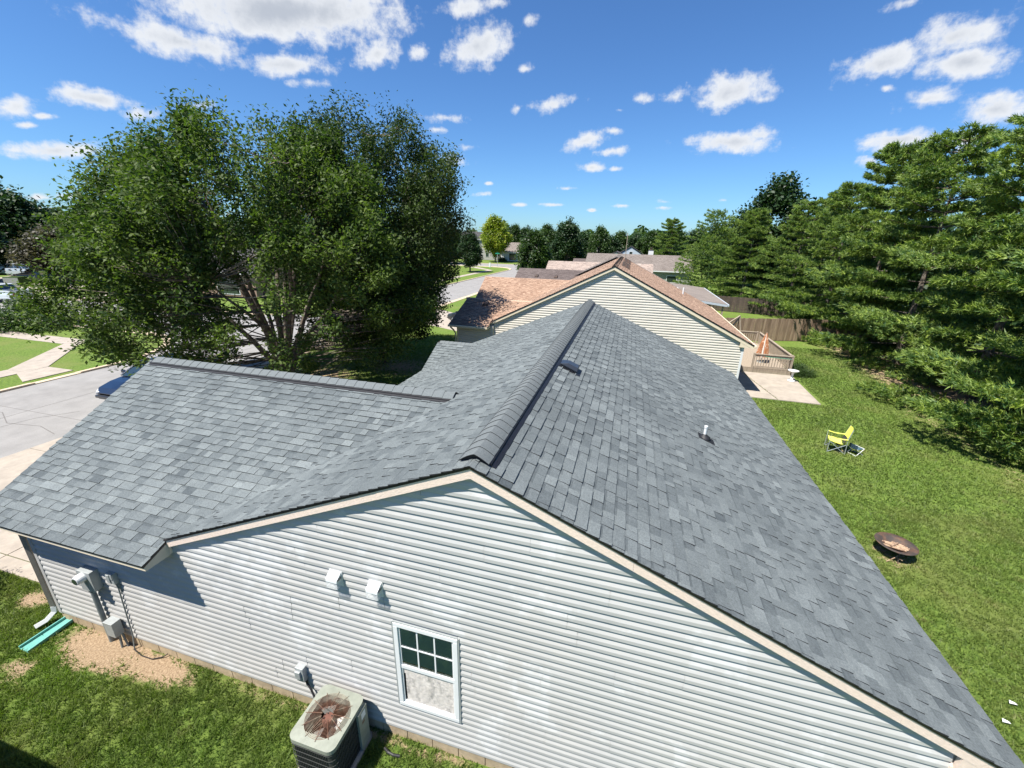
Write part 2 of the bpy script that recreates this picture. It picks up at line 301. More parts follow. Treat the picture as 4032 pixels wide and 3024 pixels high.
# ---------------------------------------------------------------- mesh helpers
class MB:
    def __init__(s): s.v = []; s.f = []; s.mi = []; s.t = []; s.smooth = False
    def poly(s, pts, mi=0, t=.5):
        n = len(s.v); s.v += [tuple(p) for p in pts]; s.f.append(tuple(range(n, n + len(pts)))); s.mi.append(mi); s.t.append(t)
    def prism(s, bot, top, mi=0, t=.5, side=None, bottom=True):
        n = len(bot); b = len(s.v); s.v += [tuple(p) for p in bot] + [tuple(p) for p in top]
        s.f.append(tuple(range(b + n, b + 2 * n))); s.mi.append(mi); s.t.append(t)
        if bottom: s.f.append(tuple(range(b + n - 1, b - 1, -1))); s.mi.append(mi if side is None else side); s.t.append(t)
        for i in range(n):
            j = (i + 1) % n; s.f.append((b + i, b + j, b + n + j, b + n + i)); s.mi.append(mi if side is None else side); s.t.append(t)
    def box(s, x0, x1, y0, y1, z0, z1, mi=0, t=.5):
        s.prism([(x0, y0, z0), (x1, y0, z0), (x1, y1, z0), (x0, y1, z0)], [(x0, y0, z1), (x1, y0, z1), (x1, y1, z1), (x0, y1, z1)], mi, t)
    def bar(s, a, b, w, h=None, up=(0, 0, 1), mi=0, t=.5):
        a = Vector(a); b = Vector(b); d = (b - a).normalized(); u = Vector(up)
        if abs(d.dot(u)) > .98: u = Vector((1, 0, 0))
        r = d.cross(u).normalized() * (w / 2); q = r.cross(d).normalized() * ((h or w) / 2)
        s.prism([a - r - q, a + r - q, a + r + q, a - r + q], [b - r - q, b + r - q, b + r + q, b - r + q], mi, t)
    def tube(s, pts, rad, n=8, mi=0, t=.5, caps=True):
        pts = [Vector(p) for p in pts]; rs = rad if isinstance(rad, (list, tuple)) else [rad] * len(pts); base = len(s.v)
        pu = None
        for i, p in enumerate(pts):
            d = (pts[min(i + 1, len(pts) - 1)] - pts[max(i - 1, 0)]).normalized()
            u = pu if pu is not None else (Vector((0, 0, 1)) if abs(d.z) < .9 else Vector((1, 0, 0)))
            a = d.cross(u).normalized(); b = a.cross(d).normalized(); pu = b
            for k in range(n):
                an = 2 * math.pi * k / n; s.v.append(tuple(p + (a * math.cos(an) + b * math.sin(an)) * rs[i]))
        for i in range(len(pts) - 1):
            for k in range(n):
                a0 = base + i * n + k; a1 = base + i * n + (k + 1) % n; s.f.append((a0, a1, a1 + n, a0 + n)); s.mi.append(mi); s.t.append(t)
        if caps:
            s.f.append(tuple(range(base + n - 1, base - 1, -1))); s.mi.append(mi); s.t.append(t)
            e = base + (len(pts) - 1) * n; s.f.append(tuple(range(e, e + n))); s.mi.append(mi); s.t.append(t)
    def lathe(s, prof, cen, n=24, mi=0, t=.5):
        base = len(s.v)
        for r, z in prof:
            for k in range(n):
                a = 2 * math.pi * k / n; s.v.append((cen[0] + r * math.cos(a), cen[1] + r * math.sin(a), cen[2] + z))
        for i in range(len(prof) - 1):
            for k in range(n):
                a0 = base + i * n + k; a1 = base + i * n + (k + 1) % n; s.f.append((a0, a1, a1 + n, a0 + n)); s.mi.append(mi); s.t.append(t)
    def build(s, name, mats, parent=None, smooth=False, tones=True, bevel=0):
        me = bpy.data.meshes.new(name); me.from_pydata(s.v, [], s.f)
        for m in (mats if isinstance(mats, (list, tuple)) else [mats]): me.materials.append(M[m] if isinstance(m, str) else m)
        me.polygons.foreach_set('material_index', s.mi)
        if tones:
            at = me.attributes.new('tone', 'FLOAT', 'FACE'); at.data.foreach_set('value', [float(x) for x in s.t])
        if smooth: me.polygons.foreach_set('use_smooth', [True] * len(s.f))
        me.update()
        o = bpy.data.objects.new(name, me); C.objects.link(o)
        if parent: o.parent = parent; o.matrix_parent_inverse = parent.matrix_world.inverted() if False else Matrix.Identity(4)
        if bevel:
            bv = o.modifiers.new('bevel', 'BEVEL'); bv.width = bevel; bv.segments = 2; bv.limit_method = 'ANGLE'
        return o
def fast_mesh(name, V, F, mats, parent=None, tone=None, smooth=False):
    """V (n,3) float, F (m,k) int: one mesh built with foreach_set."""
    me = bpy.data.meshes.new(name); V = np.asarray(V, np.float32); F = np.asarray(F, np.int32); k = F.shape[1]
    me.vertices.add(len(V)); me.vertices.foreach_set('co', V.ravel())
    me.loops.add(F.size); me.loops.foreach_set('vertex_index', F.ravel())
    me.polygons.add(len(F)); me.polygons.foreach_set('loop_start', np.arange(0, F.size, k, dtype=np.int32))
    me.polygons.foreach_set('loop_total', np.full(len(F), k, np.int32))
    me.materials.append(M[mats] if isinstance(mats, str) else mats)
    if tone is not None:
        at = me.attributes.new('tone', 'FLOAT', 'FACE'); at.data.foreach_set('value', np.asarray(tone, np.float32))
    me.update(calc_edges=True)
    o = bpy.data.objects.new(name, me); C.objects.link(o)
    if parent: o.parent = parent
    return o
def tag(o, label=None, cat=None, group=None, kind=None):
    if label: o['label'] = label
    if cat: o['category'] = cat
    if group: o['group'] = group
    if kind: o['kind'] = kind
    return o
def thing(name, label, cat, loc=(0, 0, 0), rz=0, group=None):
    o = bpy.data.objects.new(name, None); C.objects.link(o); o.location = loc; o.rotation_euler = (0, 0, rz); o.empty_display_size = .2
    return tag(o, label, cat, group)
def shift(mb, org):
    mb.v = [(x - org[0], y - org[1], z - org[2]) for x, y, z in mb.v]; return mb
def clip(poly, conv):
    """Sutherland-Hodgman in 2D; conv is a convex CCW polygon."""
    out = list(poly)
    for i in range(len(conv)):
        (ax, ay), (bx, by) = conv[i], conv[(i + 1) % len(conv)]
        side = lambda p: (bx - ax) * (p[1] - ay) - (by - ay) * (p[0] - ax)
        inp, out = out, []
        for j in range(len(inp)):
            p, q = inp[j], inp[(j + 1) % len(inp)]; sp, sq = side(p), side(q)
            if sp >= 0: out.append(p)
            if (sp >= 0) != (sq >= 0):
                k = sp / (sp - sq); out.append((p[0] + (q[0] - p[0]) * k, p[1] + (q[1] - p[1]) * k))
        if len(out) < 3: return []
    return out
def roof_tiles(org, U, V, conv, exp=.143, thick=.013, wmin=.09, wmax=.29, seed=1, tmean=.5):
    """Laminated shingles on a plane: courses along U, up-slope V; returns a list of (size, tile) for pieces inside conv."""
    r = random.Random(seed); org = Vector(org); U = Vector(U).normalized(); V = Vector(V).normalized(); Nn = U.cross(V).normalized()
    if Nn.z < 0: Nn = -Nn
    us = [p[0] for p in conv]; vs = [p[1] for p in conv]; tiles = []
    i = 0; v0 = min(vs)
    while v0 < max(vs):
        u = min(us) - r.random() * .3; proud = r.random() < .5; wob = r.uniform(-.004, .004)
        while u < max(us):
            w = r.uniform(wmin, wmax) if proud else r.uniform(wmin, wmax * .8)
            rect = [(u + .0015, v0 + wob), (u + w - .0015, v0 + wob), (u + w - .0015, v0 + exp + .03), (u + .0015, v0 + exp + .03)]
            pc = clip(rect, conv)
            if pc:
                th = thick * (1.5 if proud else .85) * r.uniform(.9, 1.15)
                hh = lambda p: .004 + th * (1 - (p[1] - v0) / (exp + .03))
                P = lambda p, h: org + U * p[0] + V * p[1] + Nn * h
                tone = min(1, max(0, r.gauss(tmean + (.06 if proud else -.06), .135)))
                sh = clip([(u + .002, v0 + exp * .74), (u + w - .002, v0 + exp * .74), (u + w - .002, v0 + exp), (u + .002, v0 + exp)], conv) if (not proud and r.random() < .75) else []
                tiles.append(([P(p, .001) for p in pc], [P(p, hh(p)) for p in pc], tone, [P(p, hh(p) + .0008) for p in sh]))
            u += w; proud = not proud if r.random() < .8 else proud
        v0 += exp; i += 1
    return tiles
CAMP = Vector((0, 0, CAMH))
def emit_tiles(tiles, roof, org, mats, name='shingle', n=300):
    """The n tiles that show largest become parts, the rest one part of kind stuff."""
    def size(t):
        a, b, c = t[1][0], t[1][1], t[1][2]; nn = (Vector(b) - Vector(a)).cross(Vector(c) - Vector(a)); ctr = sum((Vector(p) for p in t[1]), Vector()) / len(t[1]); d = ctr - CAMP
        # rough frame test: only what the camera could see
        x = d.dot(Vector(R0)); y = d.dot(Vector(R1)); z = d.dot(Vector(R2))
        if z < .1 or abs(x / z) > 1.22 or abs(y / z) > .92: return 0
        return abs(nn.dot(d.normalized())) / d.length_squared
    tiles = sorted(tiles, key=size, reverse=True)
    for t in tiles[:n]:
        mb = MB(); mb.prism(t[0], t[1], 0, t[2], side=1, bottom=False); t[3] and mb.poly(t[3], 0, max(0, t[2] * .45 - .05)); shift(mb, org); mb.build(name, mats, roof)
    mb = MB()
    for t in tiles[n:]:
        mb.prism(t[0], t[1], 0, t[2], side=1, bottom=False)
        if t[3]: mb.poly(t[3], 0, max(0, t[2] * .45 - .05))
    shift(mb, org); o = mb.build(name + 's', mats, roof); o['kind'] = 'stuff'; return o

def siding(wall, org, y, z0, nc, exp, xl, xr, mats='vinyl', holes=(), plen=3.66, seed=3, out=-1, depth=.017, name='siding_panel', zmax=99):
    """Dutch-lap vinyl panels, two courses each, on the plane y, facing out*y; xl(z), xr(z) bound it."""
    r = random.Random(seed); last = None
    for i in range(0, nc, 2):
        xa = min(xl(z0 + i * exp), xl(z0 + (i + 2) * exp)); xb = max(xr(z0 + i * exp), xr(z0 + (i + 2) * exp)); x = xa - r.uniform(.2, plen - .4); k = 0
        while x < xb:
          off = .0022 * (k % 2); cuts = [(x, x + plen)]
          for hx0, hx1, hz0, hz1 in holes:
              if x < hx0 and x + plen > hx1 and z0 + (i + 2) * exp > hz0 + .01 and z0 + i * exp < hz1 - .01: cuts = [(x, (hx0 + hx1) / 2), ((hx0 + hx1) / 2, x + plen)] if z0 + i * exp > hz0 - .01 and z0 + (i + 2) * exp < hz1 + .01 else cuts
          for ca, cb in cuts:
            mb = MB()
            for j in (i, i + 1):
                if j >= nc: break
                zb = z0 + j * exp; zt = min(zb + exp, zmax)
                if zt <= zb: continue
                segs = [(ca, cb)]
                for hx0, hx1, hz0, hz1 in holes:
                    if zb < hz1 - .01 and zt > hz0 + .01:
                        segs = [s for a, b in segs for s in ((a, min(b, hx0)), (max(a, hx1), b)) if s[1] - s[0] > .01]
                d0 = depth
                prof = [(.001, zt + .004), (.0015, zt - exp * .19), (.002 + d0 * .96, zt - exp * .60), (.002 + d0, zb + .003), (.002 + d0 * .9, zb), (.001, zb + .006)]
                for a, b in segs:
                    rows = []
                    for dy, z in prof:
                        L = max(a, xl(z)); Rr = min(b - .002, xr(z)); rows.append((L, Rr, y + out * (dy + off), z))
                    for (L0, R0_, y0, z0_), (L1, R1_, y1, z1_) in zip(rows, rows[1:]):
                        if R0_ <= L0 and R1_ <= L1: continue
                        if R0_ <= L0: L0 = R0_ = (L1 if abs(L1 - L0) < abs(R1_ - R0_) else R1_)
                        if R1_ <= L1: continue
                        mb.poly([(L1, y1, z1_), (R1_, y1, z1_), (R0_, y0, z0_), (L0, y0, z0_)])
                    L, Rr = rows[2][0], rows[2][1]
                    if Rr - L > .05 and abs(Rr - (b - .002)) < 1e-6:
                        mb.poly([(Rr, y, zt), (Rr, y + out * (.004 + off), zt), (rows[2][1], rows[2][2], rows[2][3]), (rows[3][1], rows[3][2], rows[3][3]), (Rr, y, zb)])
            if mb.f: shift(mb, org); mb.build(name, mats, wall)
          x += plen; k += 1
def caps_along(roof, org, a, b, half, drop, exp=.15, width=None, mats=('cap', 'edge'), lift=.035, seed=5, name='ridge_cap', arch=.02):
    """Ridge cap shingles bent over the line a-b, lapping towards a."""
    a = Vector(a); b = Vector(b); d = (b - a); n = int(d.length / exp); d.normalize(); side = d.cross(Vector((0, 0, 1))).normalized(); r = random.Random(seed)
    for i in range(n):
        p0 = a + d * (i * exp); p1 = p0 + d * (exp + .05); mb = MB(); K = 8; rows = []
        for p, h in ((p0, lift + .009), (p1, lift - .002)):
            row = []
            for k in range(K + 1):
                s = (k / K * 2 - 1); z = -drop * (abs(s) ** 1.0) * .75 - drop * .25 * s * s + (arch * (1 - s * s))
                row.append(p + side * (half * s) + Vector((0, 0, z + h - .004)) )
            rows.append(row)
        low = [[q - Vector((0, 0, .007)) for q in row] for row in rows]
        t = r.uniform(.3, .7)
        for k in range(K):
            mb.poly([rows[0][k], rows[0][k + 1], rows[1][k + 1], rows[1][k]], 0, t)
            mb.poly([low[0][k], low[0][k + 1], rows[0][k + 1], rows[0][k]], 1, t)
        mb.poly([low[0][0], rows[0][0], rows[1][0], low[1][0]], 1, t); mb.poly([low[0][K], low[1][K], rows[1][K], rows[0][K]], 1, t)
        shift(mb, org); mb.build(name, mats, roof)
# ---------------------------------------------------------------- ground, streets
def sheet(name, polys, z, m, seg=None):
    mb = MB()
    for p in polys: mb.poly([(x, y, z) for x, y in p])
    return tag(mb.build(name, m), kind='structure')
g = MB(); g.poly([(-2500, -2500, 0), (2500, -2500, 0), (2500, 2500, 0), (-2500, 2500, 0)]); tag(g.build('lawn_ground', 'lawn'), kind='structure')
def arc(cx, cy, r, a0, a1, n=8): return [(cx + r * math.cos(math.radians(a0 + (a1 - a0) * i / n)), cy + r * math.sin(math.radians(a0 + (a1 - a0) * i / n))) for i in range(n + 1)]
sheet('road', [[(-27.3, -60), (-19.05, -60), (-19.05, 104), (-27.3, 104)],
               [(-140, 21.5), (-27.3, 21.5), (-27.3, 30.8), (-140, 30.8)],
               [(-27.3, 15.5)] + arc(-33.3, 15.5, 6, 0, 90)[1:] + [(-27.3, 21.5)],
               [(-27.3, 36.8), (-27.3, 30.8)] + [(-33.3, 30.8)] + arc(-33.3, 36.8, 6, -90, 0)[1:-1],
               [(-200, 104), (-8, 104), (-8, 116.5), (-200, 116.5)],
               [(-27.3, 96), (-27.3, 104), (-35.3, 104)] + arc(-35.3, 96, 8, 90, 0)[1:-1],
               [(-19.05, 104), (-19.05, 98), (-13.05, 104)]], .004, 'road')
def curb(path, w=.46, h=.10, name='curb'):
    mb = MB()
    for a, b in zip(path, path[1:]):
        a = Vector((*a, 0)); b = Vector((*b, 0)); n = (b - a).cross(Vector((0, 0, 1))).normalized() * w
        mb.prism([a, b, b + n, a + n], [a + Vector((0, 0, h * .35)), b + Vector((0, 0, h * .35)), b + n * .98 + Vector((0, 0, h)), a + n * .98 + Vector((0, 0, h))])
    return tag(mb.build(name, 'curb', bevel=.015), kind='structure')
curb([(-19.05, y) for y in (4.0, -60)]); curb([(-19.05, y) for y in (33, 12.3)]); curb([(-19.05, 98), (-19.05, 40)])
curb([(-27.3, -60), (-27.3, 12.2)]); curb([(-27.3, 12.2), (-27.3, 14.0)], h=.045); curb([(-27.3, 14.0), (-27.3, 15.5)] + arc(-33.3, 15.5, 6, 0, 90)[1:] + [(-140, 21.5)])
curb([(-140, 30.8), (-33.3, 30.8)] + arc(-33.3, 36.8, 6, -90, 0)[1:] + [(-27.3, 96)] + arc(-35.3, 96, 8, 0, 90)[1:] + [(-120, 104)])
curb([(-120, 116.5), (-8, 116.5)])
# road joints and tar lines
jm = MB()
for y in range(-20, 100, 5): jm.box(-27.25, -19.1, y, y + .025, .0045, .0062)
jm.box(-23.19, -23.16, -40, 100, .0045, .0064)
pts = [(-19.6, 8.9), (-20.9, 9.2), (-22.4, 9.0), (-23.9, 9.6), (-25.4, 9.4), (-26.9, 9.9)]
for a, b in zip(pts, pts[1:]): jm.bar((*a, .006), (*b, .006), .03, .002)
pts = [(-21.2, 5.4), (-21.9, 6.6), (-22.3, 8.0), (-22.0, 9.6), (-21.2, 10.6)]
for a, b in zip(pts, pts[1:]): jm.bar((*a, .006), (*b, .006), .03, .002)
tag(jm.build('road_joints', 'joint'), kind='structure')
def slab(name, pts, h=.03, m='concrete', z=0):
    mb = MB(); mb.prism([(x, y, z) for x, y in pts], [(x, y, z + h) for x, y in pts]); return tag(mb.build(name, m, bevel=.008), kind='structure')
# driveway slabs in front of the garage
for x0, x1 in ((-19.0, -16.0), (-15.98, -13.05), (-13.03, -9.95)):
    for y0, y1 in ((4.1, 4.42), (4.44, 7.9), (7.92, 12.0)): slab('driveway', [(x0, y0), (x1, y0), (x1, y1), (x0, y1)], .035)
# pavement across the street
for i in range(12): slab('pavement', [(-30.9, -6 + i * 1.6), (-29.6, -6 + i * 1.6), (-29.6, -4.42 + i * 1.6), (-30.9, -4.42 + i * 1.6)], .03)
slab('pavement', [(-30.9, 13.2), (-29.6, 13.2), (-29.7, 14.2), (-33.8, 18.0), (-34.9, 17.85)], .032)
for i in range(20): slab('pavement', [(-36.6 - i * 1.7, 17.75), (-34.92 - i * 1.7, 17.75), (-34.92 - i * 1.7, 18.95), (-36.6 - i * 1.7, 18.95)], .03)
slab('pavement', [(-34.9, 17.85), (-33.8, 18.0), (-33.9, 18.95), (-34.9, 18.95)], .03)
slab('kerb_ramp', [(-29.6, 12.9), (-27.78, 12.2), (-27.78, 14.2), (-29.65, 14.2)], .034)
sheet('far_driveway', [[(-80, 31.2), (-64, 31.2), (-70, 44), (-92, 44)], [(-58, 31.2), (-50, 31.2), (-52, 44), (-60, 44)]], .006, 'concrete')
slab('pavement', [(-31.3, 40), (-30.1, 40), (-30.1, 93), (-31.3, 93)], .03); slab('pavement', [(-31.3, 93), (-30.1, 93), (-37, 101.5), (-40, 101.5)], .032)
sheet('near_driveway', [[(-19.0, 33.4), (-10.2, 29.2), (-10.2, 34.5), (-19.0, 39.8)]], .006, 'concrete')

# ---------------------------------------------------------------- the near house
XR, ZR, SL, YF, YB = -1.392, 4.885, .4312, 3.56, 16.45
H = thing('slate_roof_house', 'nearest house, pale grey siding under a new blue-grey shingle roof with a long ridge vent', 'house', (-3, 9, 0)); HO = (-3, 9, 0)
GY, GZ, GS = 7.0, 4.221, .4286
def garage_z(y): return 2.601 + GS * (y - 3.22) if y < GY else GZ - GS * (y - GY)
roof = MB()
def slab_roof(mb, pts, t=.024, dz=-.012, mi=0):
    top = [(x, y, z + dz) for x, y, z in pts]; bot = [(x, y, z + dz - t) for x, y, z in pts]; mb.prism(bot, top, mi)
ze = 2.547
slab_roof(roof, [(4.03, YF, ze), (4.03, YB, ze), (XR, YB, ZR), (XR, YF, ZR)])
slab_roof(roof, [(-6.82, YB, ze), (-6.82, YF + .2, ze), (-6.30, YF + .02, ze + .22), (-6.24, YF, 2.793), (XR, YF, ZR), (XR, YB, ZR)])
slab_roof(roof, [(-10.0, 3.22, 2.601), (-6.24, 3.22, 2.601), (-6.24, 3.62, 2.772), (-2.86, GY, GZ), (-10.72, GY, GZ)], .035)
slab_roof(roof, [(-10.0, 10.78, 2.601), (-10.72, GY, GZ), (-2.86, GY, GZ), (-6.6, 10.78, 2.601)], .035)
slab_roof(roof, [(-7.15, 13.35, 2.24), (-6.3, 13.35, 2.24), (-5.3, 15.14, 3.13), (-7.15, 15.14, 3.13)], .035)
slab_roof(roof, [(-7.15, 15.14, 3.13), (-5.3, 15.14, 3.13), (-6.3, 16.9, 2.24), (-7.15, 16.9, 2.24)], .035)
shift(roof, HO); roof = roof.build('roof', 'drip', H)
LS = math.hypot(4.03 - XR, ZR - ze)
tR = roof_tiles((4.03 + .01, YF - .01, ze - .012), (0, 1, 0), (XR - 4.03, 0, ZR - ze), [(0, 0), (YB - YF + .02, 0), (YB - YF + .02, LS), (0, LS)], seed=11)
tL = roof_tiles((-6.83, YB + .01, ze - .012), (0, -1, 0), (XR + 6.82, 0, ZR - ze), [(0, 0), (YB - YF + .02, 0), (YB - YF + .02, LS), (0, LS)], seed=12)
def keepL(t):
    c = sum((Vector(p) for p in t[1]), Vector()) / len(t[1])
    if 3.2 < c.y < 10.8 and c.x < -2.8 and c.z < garage_z(c.y) - .05 and c.x > -10.7: return False
    return not (c.x < -6.2 and c.y < 3.75)
tL = [t for t in tL if keepL(t)]
GO = (-10.8, 3.21, 2.601 - .012 - .004)
tG = roof_tiles(GO, (1, 0, 0), (0, 1, GS), [(.79, 0), (4.565, 0), (4.565, .4291), (.73, .4291)], seed=13)
tG += roof_tiles(GO, (1, 0, 0), (0, 1, GS), [(.72, .429), (4.60, .429), (7.98, 4.06), (.07, 4.06)], seed=14)
tP = roof_tiles((-7.16, 13.34, 2.225), (1, 0, 0), (0, 1.79, .89), [(0, 0), (.9, 0), (1.85, 1.9), (0, 1.9)], seed=15)
emit_tiles(tR + tL + tG + tP, roof, HO, ['slate', 'edge'])
# ridge vent and caps
rv = MB()
for s in (1, -1):
    pr = [(XR, ZR - .01), (XR + s * .185, ZR - .185 * SL - .01), (XR + s * .182, ZR - .182 * SL + .034), (XR, ZR + .042)]
    if s < 0: pr = pr[::-1]
    rv.prism([(x, YF + .17, z) for x, z in pr], [(x, YB - .03, z) for x, z in pr])
for i in range(60):
    y = YF + .3 + i * .21; rv.box(XR + .205, XR + .213, y, y + .010, ZR - .21 * SL + .010, ZR - .21 * SL + .019)
for s, w_ in ((1, .235), (-1, .205)):
    q = [(XR + s * .18, ZR - .18 * SL), (XR + s * w_, ZR - w_ * SL), (XR + s * w_, ZR - w_ * SL + .013), (XR + s * .18, ZR - .18 * SL + .013)]
    rv.prism([(x, YF + .17, z) for x, z in q], [(x, YB - .05, z) for x, z in q])
shift(rv, HO); rv.build('ridge_vent', 'vent_black', roof)
caps_along(roof, HO, (XR, YF + .13, ZR), (XR, YB, ZR), .168, .168 * SL, .19, lift=.042, arch=.022)
caps_along(roof, HO, (XR, YF - .008, ZR), (XR, YF + .42, ZR), .10, .10 * SL, .2, lift=-.004, arch=.004)
gv = MB(); pr = [(GY - .175, GZ - .175 * GS), (GY, GZ), (GY + .175, GZ - .175 * GS), (GY + .172, GZ - .172 * GS + .036), (GY, GZ + .045), (GY - .172, GZ - .172 * GS + .036)]
gv.prism([(-10.62, y, z) for y, z in pr], [(-3.02, y, z) for y, z in pr]); q = [(GY - .215, GZ - .215 * GS), (GY - .17, GZ - .17 * GS), (GY - .17, GZ - .17 * GS + .016), (GY - .215, GZ - .215 * GS + .016)]; gv.prism([(-10.62, y, z) for y, z in q], [(-3.04, y, z) for y, z in q]); shift(gv, HO); gv.build('ridge_vent', 'vent_black', roof)
caps_along(roof, HO, (-3.0, GY, GZ), (-10.74, GY, GZ), .155, .155 * GS, .215, lift=.046, seed=8)
caps_along(roof, HO, (-2.72, GY, GZ + .01), (-3.02, GY, GZ), .14, .14 * GS, .14, lift=.006, seed=8)
caps_along(roof, HO, (-5.5, 15.14, 3.12), (-7.17, 15.14, 3.12), .15, .07, .17, lift=.006, seed=9)
# body
wl = MB()
pent = [(-6.45, .2), (3.6, .2), (3.6, 2.55), (XR, 4.73), (-6.45, 2.55)]
wl.prism([(x, 16.1, z) for x, z in pent], [(x, 3.65, z) for x, z in pent])
pg = [(3.652, .2), (3.652, 2.5), (GY, GZ - .1), (10.35, 2.5), (10.35, .2)]
wl.prism([(-6.46, y, z) for y, z in pg], [(-9.79, y, z) for y, z in pg])
wl.box(-7.0, -6.4, 13.6, 16.1, .2, 2.4)
shift(wl, HO); wl = wl.build('wall', 'vinyl', H)
WX0, WX1, WZ0, WZ1 = -2.525, -1.612, .7745, 2.318
siding(wl, HO, 3.646, .203, 40, .1143, lambda z: -9.74 if z < 2.5 else max(-6.6, XR - (4.76 - z) / SL), lambda z: 3.44 if z < 2.72 else XR + (4.76 - z) / SL,
       holes=[(WX0 + .0, WX1 - .0, WZ0, WZ1)], seed=21)
mb = MB(); mb.box(-9.815, -9.735, 3.622, 3.70, .19, 2.486); shift(mb, HO); mb.build('corner_post', 'vinyl', wl, bevel=.004)
mb = MB(); mb.box(3.44, 3.62, 3.615, 3.70, .19, 2.45); shift(mb, HO); mb.build('corner_post', 'fascia', wl)
# foundation of separate blocks
fd = MB(); fd.box(-9.78, 3.55, 3.66, 16.0, -.1, .198); shift(fd, HO); fd = fd.build('foundation', 'block', H)
rb = random.Random(4); x = -9.79; k = 0
while x < 3.5:
    w = .397; mb = MB(); d = rb.uniform(0, .004); mb.box(x, x + w, 3.638 + d, 3.70, -.05, .2); shift(mb, HO); mb.build('block', 'block', fd, bevel=.004); x += .407
# rake boards
def board(parent, xa, xb, y0, y1, zt, h, xr=XR, zr=ZR, sl=SL, m='fascia', name='fascia_board', org=HO):
    za, zb = (zr + zt - sl * abs(xa - xr)), (zr + zt - sl * abs(xb - xr)); q = [(xa, za - h), (xb, zb - h), (xb, zb), (xa, za)]
    if xb < xa: q = [(xb, zb - h), (xa, za - h), (xa, za), (xb, zb)]
    mb = MB(); mb.prism([(x, y1, z) for x, z in q], [(x, y0, z) for x, z in q]); shift(mb, org); return mb.build(name, m, parent)
for a, b in ((XR, .34), (.343, 2.9), (2.903, 4.02)): board(roof, a, b, 3.573, 3.628, -.044, .116)
for a, b in ((XR, -2.55), (-2.553, -6.235)): board(roof, a, b, 3.573 + (.002 if b < -3 else 0), 3.628, -.044, .116)
for s, e in ((1, 4.03), (-1, -6.24)): board(roof, XR, e, 3.566, 3.626, -.024, .02, m='drip', name='drip_edge')
mb = MB(); q = [(3.46, 2.36), (4.03, 2.36), (4.03, 2.42), (3.46, 2.66)]; mb.prism([(x, 3.628, z) for x, z in q], [(x, 3.5755, z) for x, z in q]); mb.box(3.46, 4.03, 3.60, 16.2, 2.34, 2.36); shift(mb, HO); mb.build('cornice_return', 'fascia', roof)
# garage eave
mb = MB(); mb.box(-10.0, -6.245, 3.236, 3.256, 2.487, 2.562); shift(mb, HO); mb.build('fascia_board', 'fascia_cream', roof)
mb = MB(); mb.box(-10.0, -6.247, 3.258, 3.648, 2.488, 2.502); mb.box(-10.3, -9.8, 3.26, 10.7, 2.47, 2.487); shift(mb, HO); mb.build('soffit', 'soffit', roof)
mb = MB(); q = [(3.240, 2.4865), (3.59, 2.4865), (3.59, 2.70), (3.240, 2.560)]; mb.prism([(-6.265, y, z) for y, z in q], [(-6.243, y, z) for y, z in q]); shift(mb, HO); mb.build('eave_end_panel', 'soffit', roof)
mb = MB(); mb.box(-6.30, -6.244, 3.592, 3.632, 2.50, 2.72); shift(mb, HO); mb.build('eave_return', 'fascia', roof)
mb = MB()
for (x0, y0, z0), (x1, y1, z1) in (((-10.0, 3.24, 2.55), (-10.7, 7.0, 4.16)), ((-10.7, 7.0, 4.16), (-10.0, 10.76, 2.55))): mb.bar((x0, y0, z0 - .05), (x1, y1, z1 - .05), .03, .13)
shift(mb, HO); mb.build('fascia_board', 'fascia', roof)
# downspout at the corner
ds = MB(); ds.tube([(-10.02, 3.42, 2.50), (-10.0, 3.45, 2.42), (-9.90, 3.60, 2.25), (-9.885, 3.62, 2.1), (-9.885, 3.62, .30)], .052, 4); shift(ds, HO); dsp = ds.build('downspout', 'brown_ds', H, bevel=.006)
ds = MB(); ds.tube([(-9.885, 3.62, .34), (-9.885, 3.60, .22), (-9.92, 3.47, .12), (-9.98, 3.33, .09)], .055, 4); shift(ds, HO); ds.build('elbow', 'white', dsp, bevel=.004)
# window
Wn = MB(); F = .062
for b in ((WX0, WX1, WZ1 - F, WZ1), (WX0, WX1, WZ0, WZ0 + F), (WX0, WX0 + F, WZ0 + F, WZ1 - F), (WX1 - F, WX1, WZ0 + F, WZ1 - F)): Wn.box(b[0], b[1], 3.612, 3.655, b[2], b[3])
shift(Wn, HO); wn = Wn.build('window', 'white', H, bevel=.004)
mb = MB()
for x0, x1 in ((WX0 - .022, WX0 - .002), (WX1 + .002, WX1 + .022)): mb.box(x0, x1, 3.618, 3.66, WZ0 - .01, WZ1 + .012)
mb.box(WX0, WX1, 3.62, 3.66, WZ1 + .001, WZ1 + .018); shift(mb, HO); mb.build('window_trim', 'grey_metal', wn)
zm = (WZ0 + WZ1) / 2 - .01; x0, x1 = WX0 + F + .002, WX1 - F - .002; zt = WZ1 - F - .002; zb_ = WZ0 + F + .002
mb = MB(); mb.box(x0, x1, 3.624, 3.65, zm - .028, zm + .028); mb.box(x0, x0 + .02, 3.632, 3.65, zb_, zt); mb.box(x1 - .02, x1, 3.632, 3.65, zb_, zt); mb.box(x0 + .02, x1 - .02, 3.632, 3.65, zt - .02, zt); mb.box(x0 + .02, x1 - .02, 3.632, 3.65, zb_, zb_ + .03); shift(mb, HO); mb.build('sash', 'white', wn)
xa, xb = x0 + .021, x1 - .021; za, zb2 = zm + .029, zt - .021
for i in (1, 2): mb = MB(); xx = xa + (xb - xa) * i / 3; mb.box(xx - .010, xx + .010, 3.634, 3.642, za, zb2); shift(mb, HO); mb.build('muntin', 'white', wn)
mb = MB(); zz = (za + zb2) / 2; mb.box(xa, xb, 3.633, 3.6415, zz - .009, zz + .009); shift(mb, HO); mb.build('muntin', 'white', wn)
